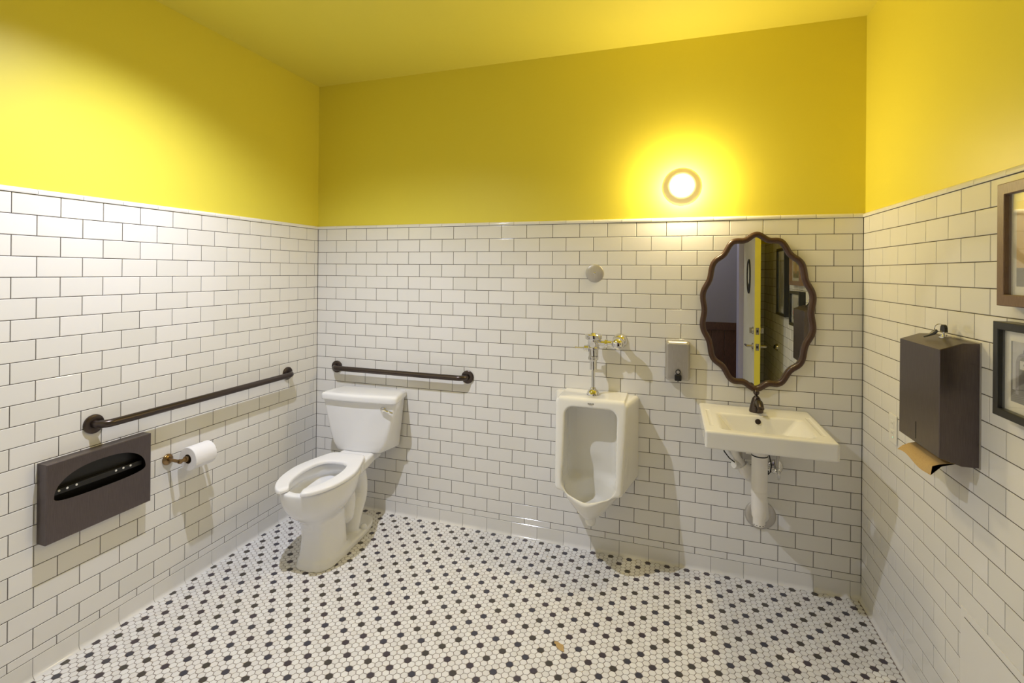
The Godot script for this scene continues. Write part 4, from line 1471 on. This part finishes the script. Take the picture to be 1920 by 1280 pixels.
func build_pictures() -> void:
	var nz := FastNoiseLite.new()
	nz.seed = 77
	nz.frequency = 0.9
	# plant before a tiled wall (u runs from the back wall towards the door)
	var plant := paint(160, 160, func(u: float, v: float) -> Color:
		var c := c8(205, 176, 122)
		if v < 0.12: c = c8(222, 208, 172)
		if v > 0.78: c = c8(92, 84, 62)
		if v > 0.50 and v < 0.86 and absf(u - 0.62) < 0.13: c = c8(176, 120, 50)
		for k in 26:
			var a := k * 2.4
			var r := 0.06 + 0.25 * fmod(k * 0.37, 1.0)
			var q := Vector2(u - 0.55 - cos(a) * r * 1.25, v - 0.45 - sin(a) * r)
			q = q.rotated(-a)
			if pow(q.x / 0.06, 2.0) + pow(q.y / 0.022, 2.0) < 1.0:
				c = c8(46, 72, 46).lerp(c8(84, 112, 70), fmod(k * 0.61, 1.0))
		return c)
	picture("brown_picture_frame", "brown wood framed plant picture, upper frame on the right wall", 1.098, 1.425, 1.458, 1.781, 0.036, 0.030, M.frame_brown, plant, 0.022)
	# arched doorway and a red car, black and white but for the car
	var street := paint(160, 128, func(u: float, v: float) -> Color:
		var g := 0.70 + 0.06 * nz.get_noise_2d(u * 6.0, v * 6.0)
		var c := Color(g, g, g * 1.02)
		if v > 0.80:
			var s := 0.26 + 0.10 * sin((u + v * 2.0) * 90.0)
			c = Color(s, s, s)
		var ax := absf(u - 0.24)
		var arch_top := 0.36
		var inr := ax < 0.15 and v > arch_top and v < 0.86
		var arc := Vector2((u - 0.24) / 0.15, (v - arch_top) / 0.19)
		if v <= arch_top and arc.length() < 1.0: inr = true
		if inr:
			c = c8(120, 118, 126)
			if fmod(v * 9.0, 1.0) < 0.08: c = c8(84, 82, 90)
			var l2 := Vector2((u - 0.24) / 0.095, (v - arch_top) / 0.12)
			if (ax < 0.095 and v > arch_top) or l2.length() < 1.0:
				c = c8(56, 54, 50)
				if absf(u - 0.245) < 0.085 and v > 0.30 and v < 0.44:
					c = c8(206, 206, 202)
					var hq := Vector2((u - 0.25) / 0.02, (v - 0.37) / 0.03)
					if Vector2(absf(hq.x) - 0.5, hq.y + 0.3).length() < 0.62 or (hq.y > -0.2 and hq.y < 0.9 and absf(hq.x) < (0.9 - hq.y)): c = c8(30, 28, 30)
				elif v > 0.5 and absf(u - 0.26 + (v - 0.6) * 0.1) < 0.05: c = c8(30, 28, 28)
		if absf(u - 0.24) < 0.018 and v > 0.12 and v < 0.18: c = c8(44, 44, 50)
		if u < 0.03: c = c8(60, 60, 62)
		# the car
		var body := (v > 0.62 and v < 0.82 and u > 0.47 and u < 0.98) or (v > 0.46 and v <= 0.62 and u > 0.50 + (0.62 - v) * 0.8 and u < 0.90 - (0.62 - v) * 0.5)
		if body: c = c8(178, 44, 42)
		if v > 0.49 and v < 0.60 and u > 0.53 + (0.62 - v) * 0.8 and u < 0.86 - (0.62 - v) * 0.5 and absf(u - 0.70) > 0.012: c = c8(40, 34, 40)
		for wx in [0.58, 0.88]:
			var wr := Vector2(u - wx, (v - 0.82) * 0.8).length()
			if wr < 0.055: c = c8(28, 26, 26)
			if wr < 0.022: c = c8(150, 148, 146)
		return c)
	picture("black_picture_frame", "black framed street picture with red car, below the brown frame", 1.092, 1.40, 1.166, 1.416, 0.040, 0.021, M.frame_black, street, 0.026)
	# tall facade with a pointed arch
	var facade := paint(128, 224, func(u: float, v: float) -> Color:
		var g := 0.72 + 0.12 * nz.get_noise_2d(u * 30.0, v * 44.0)
		var c := Color(g, g * 0.97, g * 0.88)
		if v < 0.10: c = c8(224, 220, 206)
		elif v < 0.13: c = c8(120, 104, 76)
		if v > 0.13 and v < 0.30 and absf(fmod(u * 6.0, 1.0) - 0.5) < 0.12: c = c8(150, 130, 92)
		var a := absf(u - 0.5)
		var lim := 0.17
		if v < 0.52: lim = 0.17 * sqrt(clampf((v - 0.34) / 0.18, 0.0, 1.0))
		if v > 0.34 and v < 0.95:
			if a < lim + 0.05: c = c8(176, 162, 128)
			if a < lim: c = c8(86, 80, 56)
		if a > 0.40 and fmod(v * 22.0, 1.0) < 0.4: c = c.darkened(0.25)
		return c)
	picture("tall_picture_frame", "tall black framed facade picture near the door, seen in the mirror", 1.585, 1.905, 1.205, 1.745, 0.036, 0.022, M.frame_black, facade, 0.030)

func build_small() -> void:
	# torn bit of brown paper on the floor
	var b := Mb.new()
	var pts := PackedVector2Array([Vector2(-0.030, -0.012), Vector2(-0.016, -0.019), Vector2(-0.004, -0.016), Vector2(0.010, -0.018), Vector2(0.020, -0.004), Vector2(0.033, 0.012), Vector2(0.020, 0.015), Vector2(0.004, 0.013), Vector2(-0.010, 0.006), Vector2(-0.016, -0.002), Vector2(-0.024, -0.002)])
	b.prism(pts, -0.0004, 0.0004)
	var o := part("paper_scrap", b.mesh(20), M.kraft, self, Vector3(1.826, 0.0022, 0.768))
	o.basis = Basis(Vector3.UP, -0.35) * Basis(Vector3.RIGHT, PI / 2 + 0.02)
	tag(o, "torn scrap of brown paper on the tiled floor", "paper")
	# wall bumper behind the door
	var t := thing("door_stop", "small round metal door stop on the right wall, seen in the mirror", "door stop", Vector3(W, 0.915, 2.02))
	b = Mb.new()
	b.lathe([[0.028, 0.0005], [0.028, 0.008], [0.022, 0.018], [0.016, 0.020]], Vector3.ZERO, Vector3(-1, 0, 0), 24)
	part("base", b.mesh(40), M.nickel, t)
	b = Mb.new()
	b.lathe([[0.018, 0.017], [0.017, 0.026], [0.010, 0.030], [0.0, 0.031]], Vector3.ZERO, Vector3(-1, 0, 0), 20)
	part("bumper", b.mesh(40), M.rubber, t)

func _ready() -> void:
	rng.seed = 4711
	# camera
	cam = Camera3D.new()
	cam.name = "camera"
	add_child(cam)
	cam.projection = Camera3D.PROJECTION_FRUSTUM
	cam.near = 0.05
	cam.far = 50.0
	cam.size = 0.05 * 1280.0 / 939.19
	cam.frustum_offset = Vector2(0.05 * (960.0 - 943.98) / 939.19, -0.05 * (640.0 - 507.97) / 939.19)
	cam.position = CAM
	cam.rotation = Vector3(0.0013, 0.3228, 0.0087)
	cam.current = true
	# environment: the room is closed, hardly anything of the outside gets in
	var we := WorldEnvironment.new()
	we.name = "environment"
	var e := Environment.new()
	e.background_mode = Environment.BG_COLOR
	e.background_color = c8(40, 40, 44)
	e.tonemap_mode = Environment.TONE_MAPPER_LINEAR
	e.tonemap_exposure = 1.09
	e.sdfgi_enabled = true
	e.ssao_enabled = true
	e.ssil_enabled = true
	we.environment = e
	add_child(we)
	materials()
	build_lamps()
	build_room()
	build_front()
	build_toilet()
	build_urinal()
	build_flush_valve()
	build_sink()
	build_plumbing()
	build_mirror()
	grab_bar("long bronze grab bar on the left wall", Vector3(0, 0.897, 1.375), Vector3(0, 0.897, 0.277), Vector3(1, 0, 0))
	grab_bar("bronze grab bar on the back wall above the toilet tank", Vector3(0.163, 0.902, 0), Vector3(1.095, 0.902, 0), Vector3(0, 0, 1))
	build_seat_cover_dispenser()
	build_paper()
	build_soap()
	build_round_plate()
	build_towel()
	build_outlet()
	build_panel()
	build_pictures()
	build_small()
